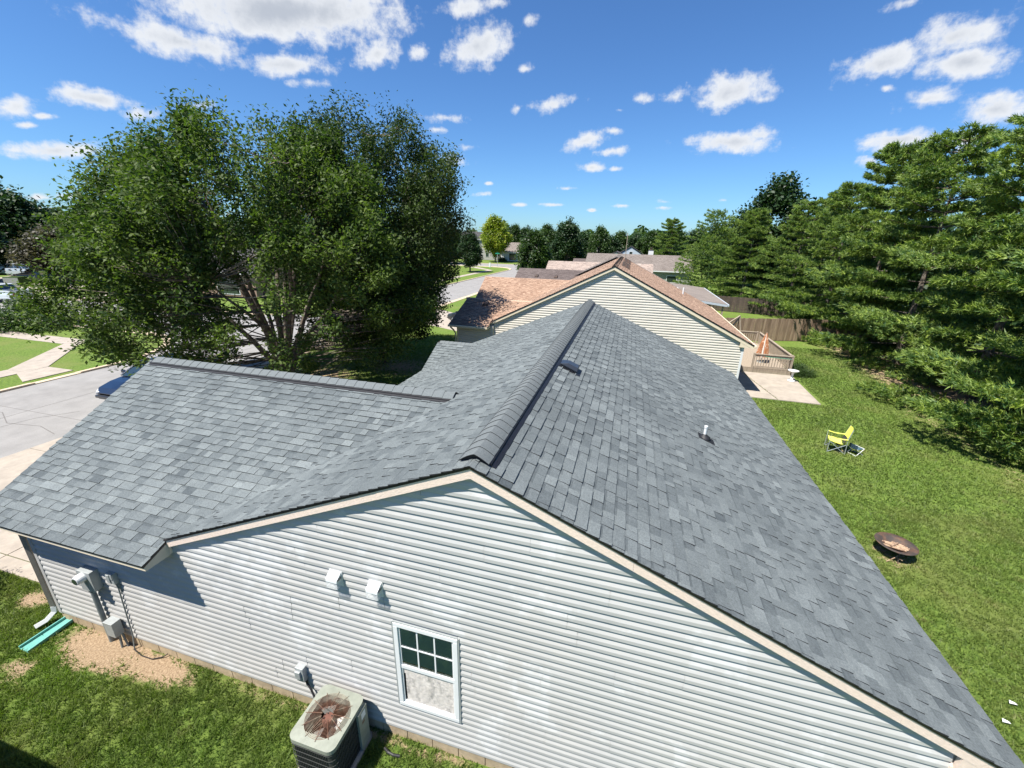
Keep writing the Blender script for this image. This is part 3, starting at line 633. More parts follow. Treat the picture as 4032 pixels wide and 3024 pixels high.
mb = MB(); mb.poly([(xa, 3.6445, za), (xb, 3.6445, za), (xb, 3.6445, zb2), (xa, 3.6445, zb2)]); shift(mb, HO)
gm = bpy.data.materials.new('clear_glass'); gm.use_nodes = True; nt = gm.node_tree; gl = nt.nodes.new('ShaderNodeBsdfGlossy'); gl.inputs['Roughness'].default_value = .02; gl.inputs[0].default_value = (.8, .9, .9, 1)
tr = nt.nodes.new('ShaderNodeBsdfTransparent'); tr.inputs[0].default_value = (.80, .88, .84, 1); fr = nt.nodes.new('ShaderNodeFresnel'); ms = nt.nodes.new('ShaderNodeMixShader')
nt.links.new(fr.outputs[0], ms.inputs[0]); nt.links.new(tr.outputs[0], ms.inputs[1]); nt.links.new(gl.outputs[0], ms.inputs[2]); nt.links.new(ms.outputs[0], nt.nodes['Material Output'].inputs[0]); M['clear_glass'] = gm
mb.build('pane', 'clear_glass', wn)
mb = MB(); n = 26
for i in range(n): z = za + .05 + (zb2 - za - .05) * i / n; mb.poly([(xa, 3.648, z), (xb, 3.648, z), (xb, 3.6495, z + .017), (xa, 3.6495, z + .017)])
shift(mb, HO); o = mb.build('blind', 'blind', wn); o['kind'] = 'stuff'
mb = MB(); mb.box(xa, xb, 3.6482, 3.6492, za, za + .05); shift(mb, HO); mb.build('inner_sill', 'wood_log', wn)
# crumpled silvery curtain behind the lower pane
mb = MB(); nx, nz = 26, 22; rc = random.Random(2); zA, zB = zb_ + .031, zm - .029
hh = [[3.645 + .0025 * math.sin(i * .9 + j * .35 + rc.random()) - .003 * rc.random() for i in range(nx + 1)] for j in range(nz + 1)]
for j in range(nz):
    for i in range(nx):
        l = lambda i, j: (xa + (.05 if 1 else 0) * (1 - j / nz) ** 3 * 0 + (xb - xa) * i / nx, hh[j][i], zA + (zB - zA) * j / nz)
        if i == 0 and j < nz * .8: continue
        mb.poly([l(i, j), l(i + 1, j), l(i + 1, j + 1), l(i, j + 1)])
shift(mb, HO); mb.build('curtain', 'foil', wn, smooth=True)
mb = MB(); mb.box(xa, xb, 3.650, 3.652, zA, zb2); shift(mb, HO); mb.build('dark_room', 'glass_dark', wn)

# roof box vent, pipe
rn = Vector((SL, 0, 1)).normalized(); dn = Vector((1, 0, -SL)).normalized(); ax = Vector((0, 1, 0))
def onroof(o, a, b, h): return Vector(o) + dn * a + ax * b + rn * h
V0 = (-.97, 7.95, ZR - SL * (-.97 - XR))
t = thing('roof_vent', 'low black box vent on the right roof slope just below the main ridge', 'vent', V0)
mb = MB(); mb.prism([onroof(V0, a, b, -.002) for a, b in ((-.25, -.21), (.25, -.21), (.25, .21), (-.25, .21))], [onroof(V0, a, b, .014) for a, b in ((-.25, -.21), (.25, -.21), (.25, .21), (-.25, .21))]); shift(mb, V0); mb.build('flange', 'vent_black', t)
mb = MB(); lo = [(-.2, -.15), (.17, -.15), (.17, .15), (-.2, .15)]; hi = [(-.06, -.11), (.15, -.11), (.15, .11), (-.06, .11)]
mb.prism([onroof(V0, a, b, .05) for a, b in lo], [onroof(V0, a, b, .115) for a, b in hi]); mb.prism([onroof(V0, a, b, .012) for a, b in ((-.18, -.12), (.15, -.12), (.15, .12), (-.18, .12))], [onroof(V0, a, b, .052) for a, b in ((-.18, -.12), (.15, -.12), (.15, .12), (-.18, .12))]); shift(mb, V0)
M['vent_gloss'] = mat('vent_gloss', (.022, .026, .034), .32, spec=.6); mb.build('hood', 'vent_gloss', t, bevel=.008)
mb = MB()
for i in range(11): a = -.16 + i * .03; mb.prism([onroof(V0, a + e, b, .014) for e, b in ((0, -.146), (.012, -.146), (.012, -.125), (0, -.125))], [onroof(V0, a + e, b, .055) for e, b in ((0, -.146), (.012, -.146), (.012, -.125), (0, -.125))])
shift(mb, V0); o = mb.build('louvre', 'vent_gloss', t)
P0 = (1.70, 8.02, ZR - SL * (1.70 - XR))
t = thing('vent_pipe', 'short white plumbing pipe in a black flashing on the right roof slope', 'pipe', P0)
mb = MB(); mb.tube([(1.70, 8.02, P0[2] - .02), (1.70, 8.02, P0[2] + .25)], .027, 16); mb.tube([(1.70, 8.02, P0[2] + .215), (1.70, 8.02, P0[2] + .252)], .032, 16); shift(mb, P0); mb.build('pipe', 'white', t, smooth=False)
mb = MB(); mb.lathe([(.115, .0), (.11, .02), (.07, .05), (.035, .075), (.03, .085)], P0, 20); shift(mb, P0); mb.build('collar', 'rubber', t, smooth=True)
mb = MB(); q = ((-.12, -.13), (.2, -.13), (.2, .11), (-.12, .11)); mb.prism([onroof(P0, a, b, -.002) for a, b in q], [onroof(P0, a, b, .013) for a, b in q]); shift(mb, P0); mb.build('flashing', 'rubber', t)

# wall hoods
def hood(x, z, label):
    t = thing('exhaust_hood', label, 'vent hood', (x, 3.63, z), group='dryer vent hoods on the gable wall')
    mb = MB(); mb.box(-.10, .10, -.006, .0, -.13, .115); mb.build('backplate', 'white', t)
    mb = MB(); q = [(-.006, .105), (-.105, .045), (-.11, .0), (-.006, .0)]
    mb.prism([(-.085, y, z_) for y, z_ in q], [(.085, y, z_) for y, z_ in q]); mb.build('hood', 'white', t, bevel=.005)
    mb = MB()
    for i in range(4): y = -.03 - i * .02; mb.box(-.089, -.086, y, y + .01, .015, .05); mb.box(.086, .089, y, y + .01, .015, .05)
    mb.build('slot', 'rubber', t)
    mb = MB(); r = .0022
    for k in range(5): zz = -.004 - k * .022; mb.tube([(-.082, -.008, zz), (-.082, -.106, zz), (.082, -.106, zz), (.082, -.008, zz)], r, 4)
    for i in range(9): xx = -.082 + i * .0205; mb.tube([(xx, -.106, 0), (xx, -.106, -.095)], r, 4)
    for s in (-.082, .082):
        for i in range(4): y = -.02 - i * .024; mb.tube([(s, y, 0), (s, y, -.095)], r, 4)
    for i in range(9): xx = -.082 + i * .0205; mb.tube([(xx, -.106, -.092), (xx, -.01, -.092)], r, 4)
    mb.build('cage', 'white', t); return t
hood(-3.315, 2.845, 'left one of two white vent hoods with wire cages, high on the grey siding')
hood(-2.722, 2.835, 'right one of two white vent hoods with wire cages, nearer the window')

# electric meter, pipes, boxes at the left of the wall
t = thing('electric_meter', 'grey electric meter box with round glass dial on a thick conduit, under the garage eave', 'meter', (-8.36, 3.6, 0))
def tb(parent, name, m, boxes, bevel=.004, org=(0, 0, 0)):
    mb = MB()
    for b in boxes: mb.box(*b)
    shift(mb, org); return mb.build(name, m, parent, bevel=bevel)
o = (-8.36, 3.6, 0)
tb(t, 'meter_box', 'grey_metal', [(-8.50, -8.20, 3.51, 3.632, 1.27, 1.66), (-8.51, -8.19, 3.50, 3.51, 1.25, 1.665)], org=o)
mb = MB(); mb.tube([(-8.36, 3.50, 1.56), (-8.36, 3.44, 1.56), (-8.36, 3.38, 1.56)], [.082, .082, .07], 20); shift(mb, o); mt_ = mb.build('dial', 'white', t)
mb = MB(); mb.tube([(-8.36, 3.381, 1.56), (-8.36, 3.372, 1.56)], .055, 16); shift(mb, o); mb.build('dial_glass', 'glass_dark', mt_)
mb = MB(); mb.tube([(-8.43, 3.575, 1.28), (-8.43, 3.575, 1.18)], .048, 14); mb.tube([(-8.43, 3.575, 1.2), (-8.43, 3.575, -.05)], .038, 14); shift(mb, o); mb.build('conduit', 'grey_pvc', t, smooth=False)
t = thing('cable_box', 'small grey telephone box beside the meter with a thin conduit down to the soil', 'utility box', (-7.8, 3.6, 0)); o = (-7.8, 3.6, 0)
tb(t, 'housing', 'grey_metal', [(-7.89, -7.74, 3.56, 3.632, 1.50, 1.71), (-7.88, -7.81, 3.545, 3.56, 1.53, 1.69), (-7.80, -7.75, 3.552, 3.56, 1.60, 1.70)], org=o)
mb = MB(); mb.tube([(-7.80, 3.60, 1.5), (-7.79, 3.61, 1.38), (-7.83, 3.612, .9), (-7.85, 3.60, .3), (-7.86, 3.56, -.02)], .011, 8); mb.tube([(-7.76, 3.61, 1.5), (-7.76, 3.62, 1.30)], .009, 6); shift(mb, o); mb.build('conduit', 'grey_pvc', t)
t = thing('utility_pedestal', 'pale grey utility box standing on two short stubs over the bare soil', 'utility box', (-8.1, 3.5, 0)); o = (-8.1, 3.5, 0)
tb(t, 'housing', 'grey_metal', [(-8.23, -8.03, 3.46, 3.60, .32, .62), (-8.235, -8.025, 3.455, 3.605, .61, .63)], org=o)
mb = MB(); mb.tube([(-8.10, 3.55, .33), (-8.11, 3.53, -.03)], .02, 8); shift(mb, o); mb.build('leg', 'grey_pvc', t)
mb = MB(); mb.tube([(-8.06, 3.57, .33), (-8.03, 3.58, -.03)], .018, 8); shift(mb, o); mb.build('leg', 'grey_pvc', t)
mb = MB(); mb.tube([(-7.85, 3.55, .02), (-7.6, 3.50, .015), (-7.35, 3.50, .02), (-7.2, 3.58, .03), (-7.15, 3.63, .06)], .009, 6)
tag(mb.build('ground_cable', 'rubber'), 'thin black cable lying in a curve on the bare soil along the foundation', 'cable')
# splash block
t = thing('splash_block', 'long pale teal plastic splash block below the white downspout elbow', 'splash block', (-9.66, 3.35, 0), math.radians(-3))
mb = MB(); Lh = .36
mb.prism([(-.10, -Lh, .0), (.13, -Lh, .0), (.09, Lh, .02), (-.09, Lh, .02)], [(-.10, -Lh, .015), (.13, -Lh, .015), (.09, Lh, .04), (-.09, Lh, .04)]); mb.build('tray', 'teal', t)
mb = MB()
for a, b in (((-.11, -Lh), (-.095, Lh)), ((.14, -Lh), (.095, Lh))): mb.bar((*a, .03), (*b, .06), .022, .06)
mb.bar((-.1, Lh, .06), (.1, Lh, .06), .02, .07); mb.build('rim', 'teal', t)

# AC condenser
AX, AY, AZ = -3.365, 3.15, .85
t = thing('air_conditioner', 'boxy air conditioner with a weathered green lid and rusty round fan grille by the wall', 'air conditioner', (AX, AY, 0))
def rrect(hx, hy, r, n=5):
    out = []
    for cx, cy, a0 in ((hx - r, hy - r, 0), (-hx + r, hy - r, 90), (-hx + r, -hy + r, 180), (hx - r, -hy + r, 270)):
        for i in range(n + 1): a = math.radians(a0 + 90 * i / n); out.append((cx + r * math.cos(a), cy + r * math.sin(a)))
    return out
HX, HY, FR = .345, .375, .295
mb = MB(); q = rrect(HX + .03, HY + .03, .06); mb.prism([(x, y, -.02) for x, y in q], [(x, y, .06) for x, y in q]); mb.build('pad', 'concrete', t)
# lid: a ring between the rounded square and the fan opening
mb = MB(); q = rrect(HX, HY, .10, 6); n = len(q); ang = [math.atan2(y, x) for x, y in q]
inn = [(FR * math.cos(a), FR * math.sin(a)) for a in ang]
for i in range(n):
    j = (i + 1) % n
    mb.poly([(*q[i], AZ), (*q[j], AZ), (*inn[j], AZ + .012), (*inn[i], AZ + .012)]); mb.poly([(*q[j], AZ), (*q[i], AZ), (*q[i], AZ - .07), (*q[j], AZ - .07)])
    mb.poly([(*inn[i], AZ + .012), (*inn[j], AZ + .012), (*inn[j], AZ - .10), (*inn[i], AZ - .10)])
mb.build('lid', 'ac_paint', t, smooth=False)
mb = MB(); q = rrect(HX - .02, HY - .02, .09, 6); mb.prism([(x, y, .06) for x, y in q], [(x, y, AZ - .6) for x, y in q]);
for i in range(len(q)): j = (i + 1) % len(q); mb.poly([(*q[i], .06), (*q[j], .06), (*q[j], AZ - .07), (*q[i], AZ - .07)])
mb.build('body', 'ac_coil', t)
mb = MB()
for s, hx_, hy_ in ((0, HX - .012, HY - .1), (1, HX - .1, HY - .012)):
    m_ = int(2 * (hy_ if s == 0 else hx_) / .028)
    for i in range(m_ + 1):
        c = -(hy_ if s == 0 else hx_) + i * .028
        for sg in (-1, 1):
            if s == 0: mb.box(sg * hx_ - .004, sg * hx_ + .004, c - .004, c + .004, .08, AZ - .07)
            else: mb.box(c - .004, c + .004, sg * hy_ - .004, sg * hy_ + .004, .08, AZ - .07)
for k in range(7):
    z = .12 + k * .105
    mb.tube([(x, y, z) for x, y in rrect(HX - .006, HY - .006, .09, 4)] + [(HX - .006, HY - .1, z)], .004, 4, caps=False)
mb.build('coil_guard', 'ac_coil', t)
mb = MB(); mb.box(HX - .012, HX + .028, -.0 + .14, .335, .06, AZ - .07); mb.build('service_panel', 'ac_paint', t, bevel=.004)
mb = MB(); mb.box(HX + .0285, HX + .0295, .2, .29, .62, .74); mb.build('rating_label', 'white', t)
mb = MB(); mb.box(HX + .0285, HX + .0296, .2, .26, .53, .58); mb.build('warning_label', 'rust', t)
hub = MB(); hub.lathe([(.0, .0), (.07, -.004), (.078, -.02), (.075, -.12), (0, -.12)], (0, 0, AZ - .02), 20); hb = hub.build('motor', 'rusthub', t, smooth=False)
mb = MB()
for k in range(4): a = k * 1.57 + .6; mb.lathe([(0, .006), (.009, .006), (.009, 0)], (.05 * math.cos(a), .05 * math.sin(a), AZ - .018), 8)
mb.build('bolt', 'rubber', hb)
for k in range(3):
    a0 = math.radians(120 * k + 250); mb = MB(); P = lambda r, a, z: (r * math.cos(a0 + a), r * math.sin(a0 + a), z)
    for i in range(6):
        r0, r1 = .07 + .19 * i / 6, .07 + .19 * (i + 1) / 6; w0, w1 = .35 + .10 * i / 6, .35 + .10 * (i + 1) / 6
        mb.poly([P(r0, -w0, AZ - .17), P(r1, -w1, AZ - .17), P(r1, w1, AZ - .10), P(r0, w0, AZ - .10)])
    mb.build('fan_blade', 'blade', t, smooth=True)
mb = MB(); mb.lathe([(FR - .01, 0), (FR - .01, -.35)], (0, 0, AZ - .08), 32); mb.lathe([(0, 0), (FR, 0)], (0, 0, AZ - .42), 32); mb.build('shroud', 'dark_metal', t)
def dome(r): return AZ + .014 + .035 * (1 - (r / FR) ** 2)
for k in range(15):
    r = .085 + (FR - .085) * k / 14; mb = MB(); mb.tube([(r * math.cos(2 * math.pi * i / 36), r * math.sin(2 * math.pi * i / 36), dome(r)) for i in range(37)], .0024, 4, caps=False); mb.build('grille_ring', 'rust', t)
for k in range(12):
    a = 2 * math.pi * (k + .3) / 12; mb = MB(); mb.tube([(r * math.cos(a), r * math.sin(a), dome(min(r, FR)) + .004) for r in (.07, .13, .2, .26, FR, FR + .028)], .0035, 5); mb.build('grille_spoke', 'rust', t)
t = thing('disconnect_box', 'small pale grey electrical box on the siding above the air conditioner', 'electrical box', (-4.18, 3.6, .75)); o = (-4.18, 3.6, .75)
tb(t, 'housing', 'grey_metal', [(-4.25, -4.11, 3.545, 3.632, .66, .93)], org=o)
tb(t, 'cover', 'grey_metal', [(-4.24, -4.15, 3.515, 3.5445, .74, .88)], org=o)
mb = MB(); mb.tube([(-4.14, 3.60, .67), (-4.13, 3.60, .58), (-4.05, 3.58, .50), (-3.98, 3.55, .40), (-3.8, 3.5, .3)], .016, 8); shift(mb, o); mb.build('whip_cable', 'rubber', t)
mb = MB(); mb.tube([(-2.72, 3.42, .04), (-2.64, 3.38, .055), (-2.55, 3.37, .055), (-2.46, 3.39, .04)], .02, 8); tag(mb.build('hose_piece', 'rubber'), 'short dark bit of corrugated hose on the grass right of the air conditioner', 'hose')
# ---------------------------------------------------------------- the cream house behind
N1 = thing('tan_roof_house', 'cream sided house with tan shingle roof and brown vents, directly behind the slate roof', 'house', (-1, 28, 0)); NO = (-1, 28, 0)
nx, nz, ns, nf, nb = -.775, 5.93, .5, 21.5, 34.2; ne = 2.57; exr = 5.95; exl = -7.5
mb = MB(); slab_roof(mb, [(exr, nf, ne), (exr, nb, ne), (nx, nb, nz), (nx, nf, nz)]); slab_roof(mb, [(exl, nb, ne), (exl, nf + .3, ne), (-7.06, nf, 2.79), (nx, nf, nz), (nx, nb, nz)])
w1r, w1z, w1s = 23.6, 3.70, .446; w2r, w2z, w2s = 29.8, 4.38, .478
slab_roof(mb, [(-9.32, 21.07, ne), (-7.06, 21.07, ne), (-7.02, 21.5, 2.77), (-5.2, w1r, w1z), (-9.15, w1r, w1z)]); slab_roof(mb, [(-9.15, w1r, w1z), (-5.2, w1r, w1z), (-7.4, 26.1, ne), (-9.32, 26.1, ne)])
slab_roof(mb, [(-9.95, 26.0, ne), (-7.4, 26.0, ne), (-3.85, w2r, w2z), (-10.15, w2r, w2z)]); slab_roof(mb, [(-10.15, w2r, w2z), (-3.85, w2r, w2z), (-7.4, 33.6, ne), (-9.95, 33.6, ne)])
shift(mb, NO); nroof = mb.build('roof', 'drip', N1)
LR = math.hypot(exr - nx, nz - ne); D_ = .012
def wing_z(y):
    if y < 26.05: return w1z - w1s * abs(y - w1r)
    return w2z - w2s * abs(y - w2r)
a_ = roof_tiles((exr + .01, nf - .01, ne - D_), (0, 1, 0), (nx - exr, 0, nz - ne), [(0, 0), (nb - nf, 0), (nb - nf, LR), (0, LR)], seed=31, wmin=.14)
b_ = roof_tiles((exl, nb, ne - D_), (0, -1, 0), (nx - exl, 0, nz - ne), [(0, 0), (nb - nf, 0), (nb - nf, LR), (0, LR)], seed=32, wmin=.14)
def keepN(t):
    c = sum((Vector(p) for p in t[1]), Vector()) / len(t[1]); return not (c.x < -3.8 and c.y < 33.7 and c.z < wing_z(c.y) - .05) and not (c.x < -7.0 and c.y < 21.8)
b_ = [t for t in b_ if keepN(t)]
c_ = roof_tiles((-9.33, 21.06, ne - D_), (1, 0, 0), (0, 1, w1s), [(.0, 0), (2.28, 0), (2.28, .4291), (.03, .4291)], seed=33, wmin=.14) + roof_tiles((-9.33, 21.06, ne - D_), (1, 0, 0), (0, 1, w1s), [(.03, .429), (2.35, .429), (4.30, 2.75), (.16, 2.75)], seed=36, wmin=.14)
d_ = roof_tiles((-10.16, 25.95, ne - D_), (1, 0, 0), (0, 1, w2s), [(.2, 0), (2.8, 0), (6.4, 4.2), (.0, 4.2)], seed=34, wmin=.14)
emit_tiles(a_ + b_ + c_ + d_, nroof, NO, ['tan', 'edge'])
caps_along(nroof, NO, (nx, nf, nz), (nx, nb, nz), .15, .07, .16, mats=('tancap', 'edge'), lift=.008, arch=.004)
caps_along(nroof, NO, (-5.2, w1r, w1z), (-9.2, w1r, w1z), .14, .06, .16, mats=('tancap', 'edge'), lift=.008, arch=.004)
caps_along(nroof, NO, (-3.9, w2r, w2z), (-10.17, w2r, w2z), .14, .065, .16, mats=('tancap', 'edge'), lift=.008, arch=.004)
def boxvent(parent, org, x, y, z, s=.2, m='dark_metal', sl=.5, axis=0):
    mb = MB(); h = .12
    if axis == 0: q0 = [(x - s, y - s, z + sl * s - .02), (x + s, y - s, z - sl * s - .02), (x + s, y + s, z - sl * s - .02), (x - s, y + s, z + sl * s - .02)]
    else: q0 = [(x - s, y - s, z - sl * s - .02), (x + s, y - s, z - sl * s - .02), (x + s, y + s, z + sl * s - .02), (x - s, y + s, z + sl * s - .02)]
    c = Vector((x, y, z)); q1 = [tuple(c + (Vector(p) - c) * .82 + Vector((0, 0, h + .02))) for p in q0]
    mb.prism(q0, q1); shift(mb, org); return mb.build('roof_vent', m, parent, bevel=.015)
for y in (24.6, 26.9, 29.6, 32.3): boxvent(nroof, NO, -.30, y, nz - .5 * .475, .24)
boxvent(nroof, NO, -7.85, 23.0, w1z - w1s * .6, .17, sl=w1s, axis=1)
mb = MB(); mb.tube([(3.45, 30, 3.7), (3.45, 30, 4.25)], .05, 10); shift(mb, NO); mb.build('vent_pipe', 'white', nroof)
nw = MB(); q = [(-6.9, .2), (5.55, .2), (5.55, 2.6), (nx, 5.76), (-6.9, 2.7)]; nw.prism([(x, 34.0, z) for x, z in q], [(x, 21.65, z) for x, z in q])
q = [(21.5, .2), (21.5, 2.5), (w1r, w1z - .1), (25.7, 2.5), (25.7, .2)]; nw.prism([(-6.91, y, z) for y, z in q], [(-9.0, y, z) for y, z in q])
q = [(26.4, .2), (26.4, 2.5), (w2r, w2z - .1), (33.2, 2.5), (33.2, .2)]; nw.prism([(-6.91, y, z) for y, z in q], [(-9.8, y, z) for y, z in q]); shift(nw, NO); nwall = nw.build('wall', 'vinyl_cream', N1)
siding(nwall, NO, 21.648, .2, 46, .1234, lambda z: -6.88 if z < 2.6 else max(-6.88, nx - (5.79 - z) / ns), lambda z: 5.48 if z < 2.66 else nx + (5.79 - z) / ns, mats='vinyl_cream', seed=41, depth=.024)
siding(nwall, NO, 21.498, .2, 19, .1234, lambda z: -8.93, lambda z: -6.95, mats='vinyl_cream', seed=42, depth=.024, zmax=2.47)
for b in ((5.48, 5.58, 21.62, 21.72), (-9.03, -8.93, 21.47, 21.56)): mb = MB(); mb.box(*b, .2, 2.6 if b[0] > 0 else 2.48); shift(mb, NO); mb.build('corner_post', 'white' if b[0] > 0 else 'fascia_cream', nwall)
for a, b in ((nx, 2.6), (2.603, exr - .02)): board(nroof, a, b, 21.525, 21.63, -.056, .15, nx, nz, ns, 'fascia_cream', org=NO)
for a, b in ((nx, -3.9), (-3.903, -7.05)): board(nroof, a, b, 21.525, 21.63, -.056, .13, nx, nz, ns, 'fascia_cream', org=NO)
mb = MB(); q = [(5.35, 2.43), (5.95, 2.43), (5.95, 2.46), (5.35, 2.72)]; mb.prism([(x, 21.63, z) for x, z in q], [(x, 21.53, z) for x, z in q]); shift(mb, NO); mb.build('cornice_return', 'fascia_cream', nroof)
for b_ in ((5.95, 6.07, 21.5, 34.2, 2.44, 2.55), (-9.35, -7.07, 20.95, 21.06, 2.44, 2.55)): mb = MB(); mb.box(*b_); shift(mb, NO); mb.build('gutter', 'fascia_cream', nroof, bevel=.01)
mb = MB(); mb.box(-9.3, -7.08, 21.10, 21.48, 2.44, 2.455); q = [(21.10, 2.456), (21.47, 2.456), (21.47, 2.69), (21.1, 2.53)]; mb.prism([(-7.10, y, z) for y, z in q], [(-7.07, y, z) for y, z in q]); shift(mb, NO); mb.build('soffit', 'soffit', nroof)
mb = MB(); mb.tube([(-9.2, 21.0, 2.42), (-9.15, 21.3, 2.2), (-9.08, 21.42, 2.0), (-9.08, 21.42, .2)], .045, 6); shift(mb, NO); mb.build('downspout', 'fascia_cream', N1)

# ---------------------------------------------------------------- houses further back
def ridge_house(name, label, x0, x1, y0, y1, ze_, zr_, axis, tiles, wall='vinyl_cream', over=.35, seed=50, gutters=True, windows=(), cat='house'):
    """Gable-roofed house; axis 'x' or 'y' is the ridge direction. x0..y1 are roof edges."""
    o = ((x0 + x1) / 2, (y0 + y1) / 2, 0); t = thing(name, label, cat, o); mb = MB(); mx, my = o[0], o[1]
    if axis == 'y':
        P = [[(x1, y0, ze_), (x1, y1, ze_), (mx, y1, zr_), (mx, y0, zr_)], [(x0, y1, ze_), (x0, y0, ze_), (mx, y0, zr_), (mx, y1, zr_)]]
    else:
        P = [[(x0, y0, ze_), (x1, y0, ze_), (x1, my, zr_), (x0, my, zr_)], [(x1, y1, ze_), (x0, y1, ze_), (x0, my, zr_), (x1, my, zr_)]]
    for p in P: slab_roof(mb, p, .06)
    shift(mb, o); rf = mb.build('roof', 'drip', t)
    tl = []
    for i, p in enumerate(P):
        a, b, c = Vector(p[0]), Vector(p[1]), Vector(p[3]); U = b - a; V = c - a
        if i == 1 and axis == 'x': continue
        tl += roof_tiles(a - Vector((0, 0, .012)), U, V, [(0, 0), (U.length, 0), (U.length, V.length), (0, V.length)], seed=seed + i, wmin=.2, wmax=.45)
    mb2 = MB()
    for q in tl: mb2.prism(q[0], q[1], 0, q[2], side=1, bottom=False)
    shift(mb2, o); s = mb2.build('shingles', tiles, rf); s['kind'] = 'stuff'
    w = MB(); ov = over
    if axis == 'y': q = [(x0 + ov, .1), (x1 - ov, .1), (x1 - ov, ze_ - .05 + .0), (mx, zr_ - .18), (x0 + ov, ze_ - .05)]; w.prism([(x, y1 - .15, z) for x, z in q], [(x, y0 + .15, z) for x, z in q])
    else: q = [(y0 + ov, .1), (y0 + ov, ze_ - .05), (my, zr_ - .18), (y1 - ov, ze_ - .05), (y1 - ov, .1)]; w.prism([(x1 - .15, y, z) for y, z in q], [(x0 + .15, y, z) for y, z in q])
    shift(w, o); wl_ = w.build('wall', wall, t)
    if gutters:
        g_ = MB()
        if axis == 'x': g_.box(x0, x1, y0 - .1, y0, ze_ - .18, ze_ - .03)
        else: g_.box(x1, x1 + .1, y0, y1, ze_ - .18, ze_ - .03)
        shift(g_, o); g_.build('gutter', 'white', rf)
    for (wx, wz, ww, wh) in windows:
        yy = y0 + (ov if axis == 'x' else .15); f = MB(); f.box(wx - ww / 2, wx + ww / 2, yy - .05, yy + .02, wz - wh / 2, wz + wh / 2); shift(f, o); fo = f.build('window', 'white', t)
        f = MB(); f.box(wx - ww / 2 + .08, wx + ww / 2 - .08, yy - .06, yy - .051, wz - wh / 2 + .08, wz + wh / 2 - .08); shift(f, o); f.build('pane', 'glass_dark', fo)
    return t, rf, o
M['brown'] = shingle_mat('brown_shingle', (.085, .066, .062), (.165, .135, .125)); M['greybrown'] = shingle_mat('greybrown_shingle', (.14, .115, .10), (.27, .235, .21)); M['mixtan'] = shingle_mat('mixed_tan_shingle', (.17, .135, .12), (.48, .39, .33)); M['charcoal'] = shingle_mat('charcoal_shingle', (.05, .048, .05), (.12, .115, .115))
M['vinyl_green'] = mat('sage_vinyl', (.24, .26, .22), .6, .05, 3); M['vinyl_blue'] = mat('pale_blue_vinyl', (.42, .47, .52), .6, .05, 3); M['vinyl_white'] = mat('bright_vinyl', (.68, .68, .66), .6, .05, 3); M['brick'] = mat('brick_wall', (.26, .17, .13), .9, .25, 6); M['vinyl_grey'] = mat('grey_vinyl', (.34, .33, .31), .6, .05, 3)
t, rf, o = ridge_house('brown_roof_house', 'dark brown roofed house with three small box vents, behind the tan roofed house', -10.35, -2.9, 36.85, 43.8, 2.75, 4.38, 'x', ['brown', 'edge'], 'vinyl_cream', seed=51)
for x in (-8.35, -6.55, -4.75): boxvent(rf, o, x, 39.0, 4.38 - .47 * 1.3, .17, sl=.47, axis=1)
t, rf, o = ridge_house('patio_roof_house', 'house whose grey-brown roof ends at right in a blue-grey gutter over a porch', -7.3, 4.6, 39.4, 46.2, 2.75, 5.70, 'y', ['greybrown', 'edge'], 'vinyl_cream', seed=52)
mb = MB(); slab_roof(mb, [(7.9, 37.9, 2.33), (7.9, 51.3, 2.33), (3.6, 51.3, 2.78), (3.6, 37.9, 2.78)], .06); shift(mb, o); mb.build('porch_roof', 'greybrown', rf)
mb = MB(); mb.box(7.91, 8.03, 37.9, 51.3, 2.14, 2.30); shift(mb, o); mb.build('gutter', 'vinyl_blue', rf); mb = MB(); mb.bar((3.6, 37.87, 2.66), (7.9, 37.87, 2.20), .03, .17); shift(mb, o); mb.build('fascia_board', 'vinyl_blue', rf)
for y in (38.1, 44, 51): mb = MB(); mb.box(7.55, 7.67, y - .06, y + .06, 0, 2.3); shift(mb, o); mb.build('porch_post', 'wood_grey', t)
ridge_house('speckled_roof_house', 'low house wing with a speckled tan roof, between the brown roof and the dark evergreens', -10.3, 2.5, 51.8, 58.4, 2.75, 4.42, 'x', ['mixtan', 'tancap'], 'vinyl_cream', seed=53)
t, rf, o = ridge_house('long_roof_house', 'long grey-brown roofed house with a white chimney, behind all the gable roofs', -7.6, 9.3, 72, 82, 2.65, 4.85, 'x', ['greybrown', 'edge'], 'vinyl_green', seed=54, windows=((6.3, 1.4, 1.6, 1.1), (2.5, 1.4, 1.4, 1.1)))
mb = MB(); mb.box(2.5, 3.3, 77.4, 78.2, 4.5, 5.55); shift(mb, o); ch = mb.build('chimney', 'vinyl_white', rf); mb = MB(); mb.box(2.45, 3.35, 77.35, 78.25, 5.56, 5.64); mb.tube([(2.9, 77.8, 5.64), (2.9, 77.8, 5.95)], .16, 10); mb.box(2.65, 3.15, 77.6, 78.0, 5.96, 6.02); shift(mb, o); mb.build('chimney_cap', 'dark_metal', ch)
ridge_house('grey_wing_house', 'small dark roofed wing left of the long grey-brown roof', -9.9, -6.8, 73.5, 79.5, 2.65, 3.9, 'x', ['brown', 'edge'], 'vinyl_green', seed=55)
ridge_house('blue_gable_house', 'pale blue gable of a far house rising over the long roof', -4.6, 3.6, 105, 118, 3.3, 5.75, 'y', ['charcoal', 'edge'], 'vinyl_blue', seed=56, windows=((-.5, 4.3, .8, .7),))
ridge_house('small_gable_house', 'small white porch gable with a dark roof in front of the pale blue gable', -6.6, -.3, 96, 103, 3.2, 4.75, 'y', ['charcoal', 'edge'], 'vinyl_white', seed=57)
ridge_house('white_gable_house', 'far white gable peeping out of the trees above the long roof', -11.5, -6.0, 122, 132, 3.4, 6.3, 'y', ['greybrown', 'edge'], 'vinyl_white', seed=58)
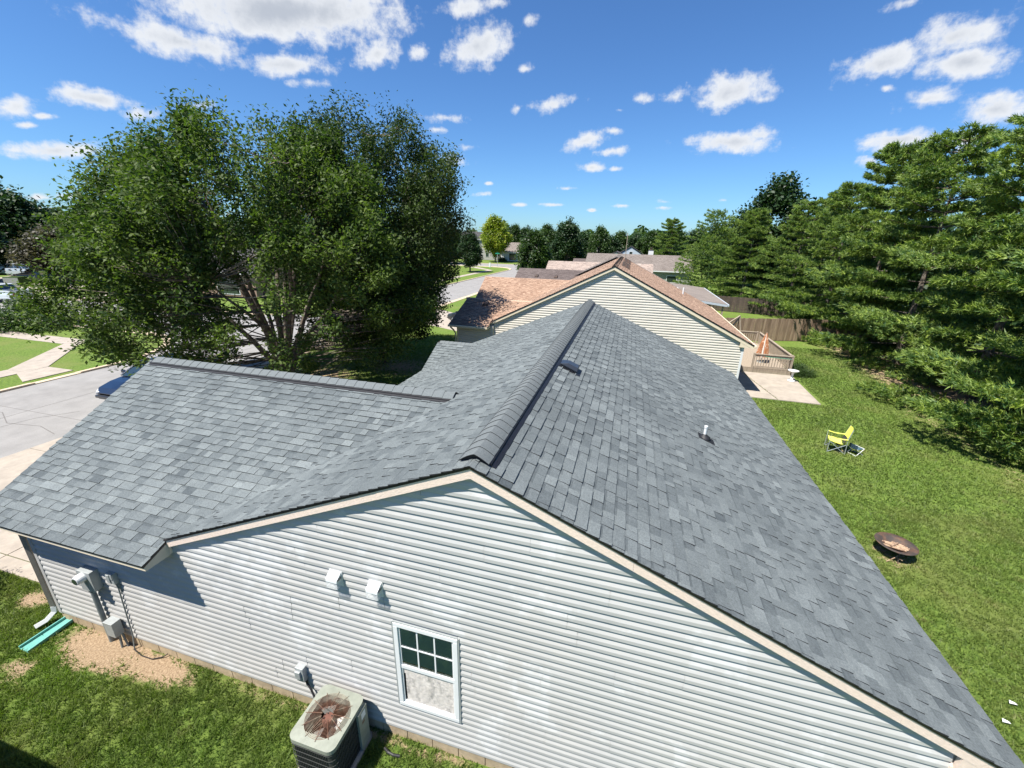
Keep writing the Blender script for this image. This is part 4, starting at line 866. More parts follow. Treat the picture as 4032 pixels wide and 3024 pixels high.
# houses over the cross street
ridge_house('two_storey_house', 'tall grey two-storey house partly behind the yellow-green tree', -55, -41.5, 133, 143, 6.3, 8.6, 'x', ['charcoal', 'edge'], 'vinyl_grey', seed=60, windows=((-45, 4.8, 1.2, 1.4), (-49, 4.8, 1.2, 1.4), (-45, 1.7, 1.2, 1.4), (-49, 1.7, 1.4, 1.4)))
ridge_house('garage_front_house', 'low house with a pale garage front right of the yellow-green tree', -40, -27.5, 131, 140, 2.8, 5.6, 'x', ['greybrown', 'edge'], 'vinyl_white', seed=61, windows=((-36, 1.4, 2.4, 2.1), (-31, 1.5, 1.4, 1.2)))
# houses over the street, seen through the pear tree
for i, (x0, y0, w, d, lab, rm, wm) in enumerate(((-53, 38, 13, 9, 'brown brick house across the street, glimpsed between the pear branches', 'charcoal', 'brick'), (-54, 52, 13, 9, 'pale house across the street, further up than the brick one', 'greybrown', 'vinyl_white'), (-55, 68, 13, 10, 'cream house across the street nearest the cross road', 'brown', 'vinyl_cream'))):
    ridge_house('street_house', lab, x0, x0 + w, y0, y0 + d, 2.8, 5.2, 'x', [rm, 'edge'], wm, seed=70 + i, windows=((x0 + 3, 1.4, 1.4, 1.2), (x0 + 9, 1.3, 3.2, 2.0)))
t, rf, o = ridge_house('garage_house', 'far left house with a white garage door behind the parked van', -112, -98, 50, 60, 2.9, 5.5, 'x', ['greybrown', 'edge'], 'vinyl_white', seed=75, windows=((-107, 1.3, 4.8, 2.1), (-101, 1.5, 1.4, 1.2)))
# house behind the viewer: only its shadow reaches the lawn
ridge_house('viewer_side_house', 'house at our back whose eave shadow falls on the bottom left corner', -18.5, -5.6, -8.2, .92, 2.62, 4.2, 'x', ['charcoal', 'edge'], 'vinyl_cream', seed=77)

# ---------------------------------------------------------------- patio, deck, fences, garden things
slab('patio', [(4.2, 21.5), (7.42, 21.5), (6.76, 26.05), (4.2, 26.05)], .05); slab('patio', [(7.46, 21.5), (9.24, 21.45), (9.42, 26.05), (6.80, 26.05)], .05)
mb = MB(); rj = random.Random(3)
for i in range(70):
    k = rj.random(); x = 7.44 - .68 * k + rj.uniform(-.02, .02); y = 21.5 + 4.5 * k; a = rj.uniform(0, 6.28); mb.poly([(x, y, .05), (x + .02, y + .01, .05), (x + .05 * math.cos(a), y + .05 * math.sin(a), .11)], 0, rj.random())
tag(mb.build('joint_weeds', 'blade_grass'), kind='stuff')
D = thing('timber_deck', 'weathered wooden deck with baluster railing behind the cream house', 'deck', (7.7, 29.5, 0)); DO = (7.7, 29.5, 0)
mb = MB(); mb.box(5.6, 9.3, 26.15, 33, 0, .28); shift(mb, DO); fl = mb.build('deck_frame', 'wood_grey', D)
for i in range(49): mb = MB(); y = 26.15 + i * .14; mb.box(5.58, 9.34, y, y + .132, .285, .315, t=rj.random()); shift(mb, DO); mb.build('deck_board', 'wood_grey', fl)
def rail(a, b, z0=.28, z1=1.12, step=.135):
    a = Vector((*a, 0)); b = Vector((*b, 0)); n = int((b - a).length / step); d = (b - a).normalized(); r = MB(); up = Vector((0, 0, 1))
    r.bar(a + up * z1, b + up * z1, .12, .04); r.bar(a + up * (z1 - .09), b + up * (z1 - .09), .04, .09); r.bar(a + up * (z0 + .06), b + up * (z0 + .06), .04, .09); shift(r, DO); ro = r.build('railing', 'wood_grey', D)
    for i in range(1, n): p = a + (b - a) * (i / n); m_ = MB(); m_.box(p.x - .019, p.x + .019, p.y - .019, p.y + .019, z0 - .1, z1 - .05); shift(m_, DO); m_.build('baluster', 'wood_grey', ro)
    for p in (a, b): m_ = MB(); m_.box(p.x - .05, p.x + .05, p.y - .05, p.y + .05, 0, z1 + .05); shift(m_, DO); m_.build('post', 'wood_grey', ro)
rail((7.35, 26.15), (9.3, 26.15)); rail((9.3, 26.3), (9.3, 32.9)); rail((6.3, 33), (9.15, 33))
mb = MB(); mb.tube([(7.9, 26.08, 1.02), (8.3, 26.07, .99), (8.8, 26.07, 1.0), (9.25, 26.07, .97)], .012, 6); tag(mb.build('garden_hose', 'teal_metal'), 'green garden hose strung along the near deck railing', 'hose')
t = thing('folded_umbrella', 'folded rust-orange and white striped patio umbrella on the deck', 'umbrella', (8.12, 27.5, .31)); mb = MB(); mb.tube([(0, 0, 0), (0, 0, 1.85)], .02, 8); mb.tube([(0, 0, 0), (0, 0, .08)], .2, 12); mb.build('pole', 'alu', t)
for k in range(14):
    a = 2 * math.pi * k / 14; mb = MB(); P = [Vector((.34 * math.cos(a) * f * (1.12 if e == 0 else .95), .34 * math.sin(a) * f * (1.12 if e == 0 else .95), z)) for f, z, e in ((1, .38, 0),)]
    rows = []
    for z, r in ((.38, .33), (.75, .27), (1.2, .19), (1.6, .09), (1.82, .02)):
        rows.append([(r * (1.1 if j == 1 else .8) * math.cos(a + (j - 1) * .2244), r * (1.1 if j == 1 else .8) * math.sin(a + (j - 1) * .2244), z) for j in range(3)])
    for r0, r1 in zip(rows, rows[1:]):
        for j in range(2): mb.poly([r0[j], r0[j + 1], r1[j + 1], r1[j]])
    mb.build('canopy_panel', 'white_stripe' if k % 5 == 0 else 'canvas', t)
t = thing('bird_bath', 'white pedestal bird bath at the right edge of the patio', 'bird bath', (9.05, 24.95, .05)); mb = MB(); mb.lathe([(0, 0), (.2, 0), (.18, .05), (.07, .09), (.05, .3), (.07, .46), (.10, .5)], (0, 0, 0), 16); mb.build('pedestal', 'white', t, smooth=True); mb = MB(); mb.lathe([(0, .5), (.16, .52), (.26, .58), (.27, .60), (.22, .58), (0, .54)], (0, 0, 0), 20); mb.build('bowl', 'white', t, smooth=True)
t = thing('swing_frame', 'leaning grey timber swing frame beyond the deck', 'swing frame', (8.0, 34, 0)); mb = MB(); mb.bar((-.7, -.4, 1.52), (.1, .2, 2.0), .09, .09); mb.build('beam', 'wood_grey', t)
for a, b in (((.1, .2, 2.0), (.45, -.1, 0)), ((.1, .2, 2.0), (.0, .7, 0)), ((-.7, -.4, 1.52), (-.9, -.8, 0)), ((-.7, -.4, 1.52), (-.8, .1, 0)), ((.1, .2, 1.9), (-.55, -.2, 1.0))): mb = MB(); mb.bar(a, b, .07, .07); mb.build('leg', 'wood_grey', t)
M['fence_dark'] = mat('dark_fence', (.07, .05, .04), .9, .3, 3, tone=((.045, .034, .028), (.10, .072, .055)))  # darker brown board tones for the farther fence
def fence(name, label, a, b, h, bw=.14, parts=True, m='fence'):
    a = Vector((*a, 0)); b = Vector((*b, 0)); t = thing(name, label, 'fence', a); d = (b - a); n = int(d.length / bw); d.normalize(); up = Vector((0, 0, 1)); pr = d.cross(up); r = random.Random(int(a.x * 7)); joined = MB()
    for i in range(n):
        p = d * (i * bw); w = bw - r.uniform(.006, .016); hh = h + r.uniform(-.03, .03); o_ = pr * r.uniform(-.006, .006); q = [p + o_, p + d * w + o_, p + d * w + pr * .018 + o_, p + pr * .018 + o_]
        m_ = MB() if parts else joined; m_.prism([v + up * .03 for v in q], [v + up * hh for v in q], 0, r.random())
        if parts: m_.build('picket', m, t)
    if not parts: s = joined.build('pickets', 'fence', t); s['kind'] = 'stuff'
    L_ = n * bw
    for z in (.35, h * .5, h - .25): m_ = MB(); m_.bar(pr * -.03 + up * z, d * L_ + pr * -.03 + up * z, .04, .09); m_.build('rail', m, t)
    x = 0
    while x < L_: p = d * x - pr * .07; m_ = MB(); m_.box(p.x - .05, p.x + .05, p.y - .05, p.y + .05, 0, h); m_.build('post', m, t); x += 2.4
    return t
fence('board_fence', 'sunlit brown board fence running behind the deck to the pines', (4.0, 33.75), (21, 38.85), 1.72)
fence('board_fence', 'dark brown board fence, further back than the one behind the deck', (6.5, 51.2), (24, 46.8), 1.62, parts=True, m='fence_dark')
# fire pit
t = thing('fire_pit', 'dark round steel fire pit bowl on thin legs, standing on the lawn', 'fire pit', (6.88, 10.5, 0))
mb = MB(); mb.lathe([(.0, .16), (.12, .17), (.23, .23), (.30, .30), (.41, .325), (.415, .335), (.41, .34), (.30, .318), (.225, .245), (.12, .185), (0, .178)], (0, 0, 0), 32); mb.build('bowl', 'dark_metal', t, smooth=True)
for k in range(3): a = 2.1 * k + .4; mb = MB(); mb.tube([(.22 * math.cos(a), .22 * math.sin(a), .24), (.34 * math.cos(a), .34 * math.sin(a), 0)], .011, 6); mb.build('leg', 'dark_metal', t)
mb = MB(); mb.tube([(.27 * math.cos(2 * math.pi * i / 24), .27 * math.sin(2 * math.pi * i / 24), .09) for i in range(25)], .007, 5, caps=False); mb.build('leg_ring', 'rust', t)
for k, (x, y, rz, z, l) in enumerate(((-.06, -.06, -20, .25, .46), (.03, .0, -26, .25, .44), (-.02, .08, -18, .25, .40), (.12, .07, -32, .255, .30), (-.02, .01, 35, .29, .26), (.14, -.04, -8, .26, .26))):
    a = math.radians(rz); c_, s_ = math.cos(a) * l / 2, math.sin(a) * l / 2; mb = MB(); mb.tube([(6.88 + x - c_, 10.5 + y - s_, z), (6.88 + x + c_ * .1, 10.5 + y + s_ * .1, z + .006), (6.88 + x + c_, 10.5 + y + s_, z + .004)], [.024, .03, .022], 7)
    tag(mb.build('firewood', 'wood_log'), ['longest pale split log along the near side of the fire pit', 'pale log in the middle of the fire pit', 'log along the far side of the fire pit', 'short log at the right end of the fire pit', 'short log lying across the other logs in the fire pit', 'thin log near the right rim of the fire pit'][k], 'firewood', 'logs in the fire pit')
mb = MB(); mb.tube([(6.60, 10.16, .02), (6.75, 10.2, .12), (6.95, 10.32, .22)], .009, 5); mb.tube([(6.8, 10.22, .14), (6.9, 10.15, .12)], .006, 5); tag(mb.build('dry_branch', 'wood_log'), 'thin dry branch leaning out from under the fire pit', 'branch')
# yellow folding chair
t = thing('camp_chair', 'yellow folding camp chair with black mesh, open on the lawn', 'chair', (7.9, 16.4, 0))
def sheet3(rows, nm, m, p=t, th=.006):
    mb = MB()
    for r0, r1 in zip(rows, rows[1:]):
        for j in range(len(r0) - 1):
            q = [r0[j], r0[j + 1], r1[j + 1], r1[j]]; mb.poly(q); mb.poly([(x, y, z - th) for x, y, z in q[::-1]])
    return mb.build(nm, m, p, smooth=True)
ys = (-.25, -.12, 0, .12, .25); sag = (0, -.035, -.045, -.035, 0)
sheet3([[(x, y, z + s_) for y, s_ in zip(ys, sag)] for x, z in ((-.26, .44), (-.1, .40), (.06, .37), (.14, .38))], 'seat', 'yellow')
sheet3([[(x + s_ * -.8, y * w, z) for y, s_ in zip(ys, sag)] for x, z, w in ((.14, .38, 1), (.20, .58, 1))], 'lower_back', 'black_mesh')
sheet3([[(x + s_ * -.8, y * w, z) for y, s_ in zip(ys, sag)] for x, z, w in ((.20, .58, 1), (.25, .78, .98), (.29, .98, .85))], 'backrest', 'yellow')
sheet3([[(x, y * 1.0, z - .03 + s_) for y, s_ in zip(ys, sag)] for x, z in ((-.05, .37), (.10, .36))], 'seat_mesh', 'black_mesh')
for s in (-.28, .28):
    sheet3([[(x, s - .04, z), (x, s + .04, z)] for x, z in ((-.28, .62), (-.1, .585), (.08, .585), (.22, .60))], 'armrest', 'yellow')
    mb = MB(); mb.tube([(-.28, s, .0), (-.29, s, .64)], .012, 6); mb.build('front_leg', 'alu', t)
    mb = MB(); mb.tube([(.24, s, .0), (.22, s, .6), (.30, s * .85, .98)], .012, 6); mb.build('rear_leg', 'alu', t)
    mb = MB(); mb.tube([(-.28, s, .02), (.20, s, .38)], .009, 6); mb.tube([(-.26, s, .42), (.24, s, .02)], .009, 6); mb.build('side_brace', 'alu', t)
for x in (-.28, .23): mb = MB(); mb.tube([(x, -.28, .03), (x, .28, .40)], .009, 6); mb.tube([(x, .28, .03), (x, -.28, .40)], .009, 6); mb.build('cross_brace', 'black_mesh', t)
t.rotation_euler = (0, 0, math.radians(-12))
t = thing('folding_stool', 'small blue canvas folding stool with white tubes, beside the yellow chair', 'stool', (8.48, 16.3, 0), math.radians(30))
sheet3([[(x, y, .26 - .03 * (1 - abs(y) / .16)) for y in (-.16, 0, .16)] for x in (-.15, 0, .15)], 'seat', 'blue_mesh', t)
sheet3([[(-.16, y, z) for y in (-.15, 0, .15)] for z in (.26, .40)], 'backrest', 'blue_mesh', t)
for s in (-.16, .16):
    for a, b in (((-.16, s, 0), (.16, s, .26)), ((.16, s, 0), (-.16, s, .26))): mb = MB(); mb.tube([a, b], .010, 6); mb.build('leg', 'white', t)
for x, z in ((-.16, .02), (.16, .02), (.16, .26)): mb = MB(); mb.tube([(x, -.16, z), (x, .16, z)], .010, 6); mb.build('stretcher', 'white', t)
for i, (x, y, l) in enumerate(((6.48, 6.46, 'larger white scrap of litter on the grass beside the right eave'), (6.82, 6.85, 'smaller white scrap of litter on the grass further from the eave'))):
    mb = MB(); mb.poly([(x - .05, y - .02, .05), (x + .05, y - .03, .06), (x + .06, y + .02, .045), (x - .03, y + .03, .07)]); tag(mb.build('paper_scrap', 'white'), l, 'litter')
# street sign, mailbox, utility box, mast
t = thing('street_sign', 'green street name sign on a thin post at the far street corner', 'street sign', (-32.8, 105.2, 0)); mb = MB(); mb.tube([(0, 0, 0), (0, 0, 3.1)], .05, 8); mb.build('post', 'alu', t)
mb = MB(); mb.box(-.55, .55, -.02, .02, 3.1, 3.32); mb.build('blade', 'teal_metal', t); mb = MB(); mb.box(-.02, .02, -.45, .45, 3.34, 3.56); mb.build('blade', 'teal_metal', t)
t = thing('mailbox', 'dark mailbox on a post at the side street by the bush', 'mailbox', (-46.4, 22.2, 0), math.radians(25)); mb = MB(); mb.box(-.06, .06, -.06, .06, 0, 1.0); mb.build('post', 'wood_grey', t); mb = MB(); q = [(-.14, 1.0), (.14, 1.0), (.14, 1.2)] + [(.14 * math.cos(a), 1.2 + .12 * math.sin(a)) for a in (.5, 1.05, 1.57, 2.1, 2.64)] + [(-.14, 1.2)]; mb.prism([(x, .4, z) for x, z in q], [(x, -.4, z) for x, z in q]); mb.build('box', 'dark_metal', t); mb = MB(); mb.box(-.1, .1, -.41, -.402, 1.03, 1.22); mb.build('door', 'white', t)
t = thing('transformer_box', 'squat grey-green transformer cabinet on the verge by the dark pickup', 'utility box', (-74.5, 35.6, 0), math.radians(20)); mb = MB(); mb.box(-.9, .9, -.7, .7, 0, 1.15); mb.build('cabinet', 'leaf_mid', t, bevel=.05); mb = MB(); mb.box(-.86, .86, -.715, -.705, .1, 1.05); mb.build('door', 'ac_paint', t)
mb = MB(); mb.tube([(-.95, 62, 0), (-.95, 62, 8.0)], .05, 6); tag(mb.build('antenna_mast', 'wood_grey'), 'thin bare mast standing in front of the far trees', 'mast')
mb = MB(); mb.box(-34.3, -33.9, 103.0, 103.3, 0, 1.0); tag(mb.build('marker_post', 'white'), 'short pale marker post at the far corner verge', 'post')

# ---------------------------------------------------------------- vehicles (local x is forward)
def wheel(t, x, y, r=.33, w=.21):
    mb = MB(); mb.tube([(x, y - w / 2, r), (x, y - w / 2 + .03, r), (x, y + w / 2 - .03, r), (x, y + w / 2, r)], [r * .9, r, r, r * .9], 20); wh = mb.build('wheel', 'tyre', t)
    mb = MB(); s = 1 if y > 0 else -1; mb.tube([(x, y + s * (w / 2 + .002), r), (x, y + s * (w / 2 + .012), r)], [r * .62, r * .55], 12); mb.build('rim', 'rim', wh)
def loft(t, name, m, st, close=True, bevel=0):
    """st: list of rings (each a list of points)."""
    mb = MB(); n = len(st[0])
    for a, b in zip(st, st[1:]):
        for i in range(n): j = (i + 1) % n; mb.poly([a[i], a[j], b[j], b[i]])
    if close: mb.poly(st[0][::-1]); mb.poly(st[-1])
    return mb.build(name, m, t, smooth=True, bevel=bevel)
def vehicle(name, label, cat, loc, rz, m, kind='car'):
    t = thing(name, label, cat, loc, rz)
    K = {'car': dict(L=4.6, hw=.9, body=[(-2.3, .55, .35, .80), (-2.15, .82, .28, .98), (-1.2, .9, .2, 1.02), (0, .9, .2, .99), (.95, .9, .2, .98), (1.6, .88, .22, .90), (2.1, .80, .27, .78), (2.3, .62, .35, .62)], cab=(-1.75, 1.15, -1.05, .35, 1.0, 1.45), r=.33, ax=(-1.4, 1.4)),
         'van': dict(L=5.1, hw=.98, body=[(-2.5, .85, .4, 1.05), (-2.4, .97, .3, 1.15), (0, .98, .22, 1.15), (1.3, .98, .22, 1.10), (2.2, .9, .25, .92), (2.55, .7, .35, .7)], cab=(-2.4, 1.7, -2.2, .75, 1.13, 1.78), r=.34, ax=(-1.55, 1.6)),
         'pickup': dict(L=5.6, hw=.98, body=[(-2.8, .92, .5, 1.08), (-2.7, .98, .42, 1.12), (-.9, .98, .36, 1.12), (0, .98, .34, 1.12), (1.1, .98, .34, 1.12), (2.2, .95, .38, 1.06), (2.7, .88, .45, .95), (2.8, .8, .5, .85)], cab=(-.95, 1.25, -.8, .65, 1.10, 1.72), r=.38, ax=(-1.75, 1.75)), }[kind]
    rings = []
    for x, hw, zl, zb in K['body']:
        q = [(hw * .86, zl), (hw, zl + .12), (hw, zl + (zb - zl) * .6), (hw * .96, zb - .05), (hw * .86, zb)]; rings.append([(x, y, z) for y, z in q] + [(x, 0, zb + .015)] + [(x, -y, z) for y, z in q[::-1]] + [(x, 0, zl)])
    loft(t, 'body', m, rings)
    xa, xb, xc, xd, zb, zt = K['cab']; hw = K['hw'] * .87; ht = K['hw'] * .72
    B = [(xa, -hw, zb), (xb, -hw, zb), (xb, hw, zb), (xa, hw, zb)]; T = [(xc, -ht, zt), (xd, -ht, zt), (xd, ht, zt), (xc, ht, zt)]
    mb = MB(); mb.prism(B, T); g_ = mb.build('window_glass', 'carglass', t)
    mb = MB(); mb.prism([(x, y, zt) for x, y in ((xc - .04, -ht - .02), (xd + .05, -ht - .02), (xd + .05, ht + .02), (xc - .04, ht + .02))], [(x, y, zt + .045) for x, y in ((xc + .06, -ht + .08), (xd - .06, -ht + .08), (xd - .06, ht - .08), (xc + .06, ht - .08))])
    for a, b in zip(B, T): mb.bar(a, b, .075, .05)
    for s in (-1, 1):
        for f in ((.5,) if kind != 'van' else (.35, .68)): mb.bar((xa + (xb - xa) * f, s * hw, zb), (xc + (xd - xc) * f, s * ht, zt), .06, .04)
    mb.build('roof', m, t, bevel=.01)
    L2 = K['L'] / 2
    for s in (-1, 1):
        mb = MB(); mb.bar((L2 - .22, s * K['hw'] * .74, K['body'][-1][3] + .03), (L2 - .02, s * K['hw'] * .55, K['body'][-1][3] - .04), .16, .14); mb.build('headlight', 'lamp', t)
        mb = MB(); mb.box(-L2 - .01, -L2 + .12, min(s * K['hw'] * .68, s * K['hw'] * .9), max(s * K['hw'] * .68, s * K['hw'] * .9), .72, 1.0); mb.build('taillight', 'red_lamp', t)
        mb = MB(); mb.bar((xb - .25, s * K['hw'], zb + .08), (xb - .25, s * (K['hw'] + .17), zb + .10), .08, .12); mb.build('wing_mirror', m, t)
        for x in K['ax']: wheel(t, x, s * (K['hw'] - .12), K['r'])
    mb = MB(); mb.box(L2 - .10, L2 + .03, -.7, .7, .38, .5); mb.box(L2 - .06, L2 + .0, -.45, .45, .52, .62); mb.build('front_bumper', 'black_paint' if kind == 'car' else 'chrome', t, bevel=.02)
    mb = MB(); mb.box(-L2 - .06, -L2 + .1, -K['hw'] * .93, K['hw'] * .93, .42, .58); mb.build('rear_bumper', 'chrome' if kind == 'pickup' else m, t, bevel=.02)
    if kind == 'pickup':
        mb = MB(); mb.box(-2.65, -1.05, -.80, .80, 1.125, 1.14); mb.build('bed', 'rubber', t)
        mb = MB()
        for b in ((-2.75, -1.0, -.97, -.82, 1.1, 1.26), (-2.75, -1.0, .82, .97, 1.1, 1.26), (-2.8, -2.7, -.97, .97, 1.0, 1.26), (-1.05, -.95, -.97, .97, 1.0, 1.26)): mb.box(*b)
        mb.build('bed_wall', m, t, bevel=.01)
    return t
vehicle('parked_car', 'dark blue car parked nose-on at the kerb behind the garage roof', 'car', (-20.45, 13.55, 0), math.radians(-90), 'blue_paint', 'car')
vehicle('pickup_truck', 'white pickup with its tail towards us, parked in the side street', 'pickup', (-59.9, 27.1, 0), math.radians(188), 'white_paint_car', 'pickup')
vehicle('pickup_truck', 'black pickup parked on the far driveway behind the transformer cabinet', 'pickup', (-75.5, 39.3, 0), math.radians(28 + 0), 'black_paint', 'pickup')
vehicle('parked_van', 'silver minivan parked behind the black pickup', 'van', (-88.3, 43.8, 0), math.radians(12), 'silver_paint', 'van')
vehicle('parked_car', 'dark blue car at the left picture edge beside the silver minivan', 'car', (-93.5, 43.6, 0), math.radians(15), 'navy_paint', 'van')
vehicle('parked_car', 'blue car standing between the silver minivan and the black pickup', 'car', (-82.0, 41.6, 0), math.radians(195), 'blue_paint', 'car')
vehicle('parked_car', 'dark car on the near driveway left of the tan roof', 'car', (-12.6, 33.4, .01), math.radians(160), 'black_paint', 'car')
# ---------------------------------------------------------------- vegetation
def leaf_quads(P, size, r, up=.25, asp=.75, tone=None):
    """Diamond leaves at points P, random orientation biased to face up; returns V, F."""
    n = len(P); N_ = r.normal(size=(n, 3)); N_[:, 2] = np.abs(N_[:, 2]) + up; N_ /= np.linalg.norm(N_, axis=1, keepdims=True)
    A = np.cross(N_, r.normal(size=(n, 3))); A /= np.linalg.norm(A, axis=1, keepdims=True) + 1e-9; B = np.cross(N_, A)
    s = (size * r.uniform(.7, 1.3, n))[:, None]; V = np.stack([P - A * s, P - B * s * asp * .62 + N_ * s * .12, P + A * s, P + B * s * asp * .62 + N_ * s * .12], 1).reshape(-1, 3)
    return V, np.arange(4 * n, dtype=np.int32).reshape(n, 4)
def prof(tab, z): return np.interp(z, [a for a, b in tab], [b for a, b in tab])
def spread_tree(name, label, cat, loc, tab, nclump, per, leaf, mats, seed, leaders=12, sig=.42, lean=(0, 0), group=None, fork=.7, gap=.0, inner=.35, thin=()):
    r = np.random.default_rng(seed); t = thing(name, label, cat, loc, group=group); z0, z1 = tab[0][0], tab[-1][0]
    cl = []; ph = r.uniform(0, 6.28, 6)
    while len(cl) < nclump:
        z = r.uniform(z0, z1); R_ = prof(tab, z)
        if r.random() > (R_ / max(b for a, b in tab)) ** 1.3: continue
        if z < z0 + 2.4 and r.random() < gap: continue
        a = r.uniform(0, 2 * math.pi)
        if any(abs((a - math.radians(t0) + math.pi) % (2 * math.pi) - math.pi) < math.radians(tw) and z < tz and r.random() < tp for t0, tw, tz, tp in thin): continue
        lob = 1 + .10 * math.sin(3 * a + ph[0] + z * .5) + .08 * math.sin(5 * a + ph[1] - z * .8) + .05 * math.sin(9 * a + ph[2] + z * 1.7); rad = R_ * lob * (inner + (1 - inner) * r.random() ** .45)
        x, y = rad * math.cos(a), rad * math.sin(a)
        g_ = math.sin(x * 1.3 + ph[3]) * math.sin(y * 1.3 + ph[4]) * math.sin(z * 1.1 + ph[5])
        if g_ > 1 - gap - r.random() * .3: continue
        cl.append((x + lean[0] * z, y + lean[1] * z, z))
    cl = np.array(cl); mb = MB(); LD = []
    for k in range(leaders):
        a = 2 * math.pi * (k + r.uniform(-.3, .3)) / leaders; zt = z1 * r.uniform(.72, .95); rt = prof(tab, zt) * r.uniform(.35, .8) if k % 3 else prof(tab, zt * .6) * .65
        if k % 3 == 0: zt *= .62
        pts = []
        for i in range(8):
            f = i / 7; rr_ = .12 + (rt - .12) * f ** 1.15; zz = fork * .4 + (zt - fork * .4) * f ** .9; pts.append((rr_ * math.cos(a + .15 * math.sin(4 * f)) + r.normal() * .06, rr_ * math.sin(a + .15 * math.sin(4 * f)) + r.normal() * .06, zz))
        LD.append(np.array(pts)); mb.tube(pts, [.15 * (1 - .82 * i / 7) for i in range(8)], 7)
    mb.tube([(0, 0, -.1), (.02, 0, fork * .5), (0, .03, fork)], [.34, .27, .24], 12)
    allp = np.concatenate(LD)
    for c in cl:
        d = np.linalg.norm(allp - c, axis=1) + np.where(allp[:, 2] > c[2] - .2, 3, 0); p = allp[np.argmin(d)]; m_ = (p + c) / 2 + np.array([0, 0, -.12]) + r.normal(size=3) * .06
        mb.tube([tuple(p), tuple(m_), tuple(c)], [.028, .018, .007], 4, caps=False)
    mb.build('trunk', 'bark', t, tones=False)
    n = nclump * per; c = np.repeat(cl, per, 0); cen = np.array([0, 0, (z0 + z1) / 2]); out = c - cen; out /= np.linalg.norm(out, axis=1, keepdims=True)
    s = np.repeat(r.uniform(.6, 1.25, nclump), per)[:, None] * sig; el = np.clip(r.normal(size=(n, 1)), -1.5, 1.5) * sig * 1.0
    P = c + np.clip(r.normal(size=(n, 3)), -1.7, 1.7) * s * .76 + (out * .6 + np.array([0, 0, .55])) * el
    V, F = leaf_quads(P, leaf, r); tone = np.clip(np.repeat(r.normal(.42, .16, nclump), per) + r.normal(0, .2, n), 0, 1)
    fast_mesh('crown', V, F, mats, t, tone); return t
spread_tree('pear_tree', 'large spreading many-stemmed tree with glossy leaves, filling the left half above the garage ridge', 'tree', (-16.0, 16.2, 0),
            [(1.2, 4.0), (2.4, 5.8), (4.2, 6.6), (6.4, 6.4), (8.0, 5.8), (9.4, 5.0), (10.3, 3.9), (11.0, 2.2)], 1000, 190, .078, 'leafA', 101, 15, .34, gap=.45, inner=.5, thin=((-38, 24, 6.2, .80), (142, 30, 6.5, .75), (140, 14, 9, .6), (-60, 12, 9, .5)))
spread_tree('pear_tree', 'darker denser tree standing right behind the large spreading one', 'tree', (-13.6, 21.0, 0),
            [(1.6, 2.2), (3, 3.4), (5, 4.5), (7.5, 4.8), (9.5, 4.5), (11.0, 3.8), (12.3, 2.2)], 800, 180, .075, 'leafB', 102, 12, .34, gap=.08, inner=.4)

# conifers: whorls of flat needle boughs
def pine_mesh(H_, R_, seed, step=.5, tufts=40, need=9, flat=.16):
    r = np.random.default_rng(seed); mb = MB(); mb.tube([(0, 0, -.1), (.03, 0, H_ * .5), (0, 0, H_)], [.2, .12, .02], 8); T = []; O = []
    z = .35
    while z < H_ - .25:
        f = z / H_; nb_ = 5; Lz = R_ * (1 - f) ** .52 * (1 if f > .08 else .85) + .25; a0 = r.uniform(0, 6.28)
        for k in range(nb_):
            a = a0 + 2 * math.pi * k / nb_ + r.normal() * .2; L_ = Lz * r.choice([.62, .8, .95, 1.08, 1.2]); rise = .22 * L_ * (f * 1.6 - .1) + r.normal() * .08
            tip = np.array([L_ * math.cos(a), L_ * math.sin(a), z + rise + .02 * L_]); p0 = np.array([0, 0, z]); mid = (p0 + tip) / 2 + np.array([0, 0, -.05 * L_])
            mb.tube([tuple(p0), tuple(mid), tuple(tip)], [.04, .025, .01], 4, caps=False)
            m_ = max(8, int(tufts * L_ / R_)); s = r.uniform(.28, 1.0, m_) ** .8; lat = np.clip(r.normal(size=m_), -1.8, 1.8) * .22 * (L_ + .8) * np.sin(np.pi * np.clip((s - .12), 0, 1)) ** .8 * .8
            base = (1 - s)[:, None] ** 2 * p0 + 2 * ((1 - s) * s)[:, None] * mid + (s ** 2)[:, None] * tip; side = np.array([-math.sin(a), math.cos(a), 0])
            q = base + side * lat[:, None] + np.array([0, 0, 1]) * (np.abs(r.normal(size=m_)) * flat * .5 - np.abs(lat) * .12)[:, None]
            T.append(q); o_ = side * np.sign(lat)[:, None] * .5 + np.array([math.cos(a), math.sin(a), .42]); O.append(o_)
        z += step * (1.25 - .6 * f) * r.uniform(.85, 1.15)
    for k in range(14): T.append(np.array([[r.normal() * .08, r.normal() * .08, H_ - .9 + k * .07]])); O.append(np.array([[0, 0, 1.]]))
    T = np.concatenate(T); O = np.concatenate(O); n = len(T); sc = r.uniform(.8, 1.25, n)
    Tn = np.repeat(T, need, 0); On = np.repeat(O, need, 0); On /= np.linalg.norm(On, axis=1, keepdims=True); d = On * .85 + r.normal(size=(n * need, 3)) * .55; d /= np.linalg.norm(d, axis=1, keepdims=True)
    L_ = (.20 * np.repeat(sc, need) * r.uniform(.7, 1.2, n * need))[:, None]; w = np.cross(d, r.normal(size=d.shape)); w /= np.linalg.norm(w, axis=1, keepdims=True); b = Tn + r.normal(size=d.shape) * .035
    V = np.stack([b - w * .028, b + w * .028, b + d * L_ * 1.15 + w * .01], 1).reshape(-1, 3); F = np.arange(3 * n * need, dtype=np.int32).reshape(-1, 3)
    tone = np.clip(np.repeat(r.normal(.42, .2, n), need) + r.normal(0, .12, n * need), 0, 1)
    return mb, V, F, tone
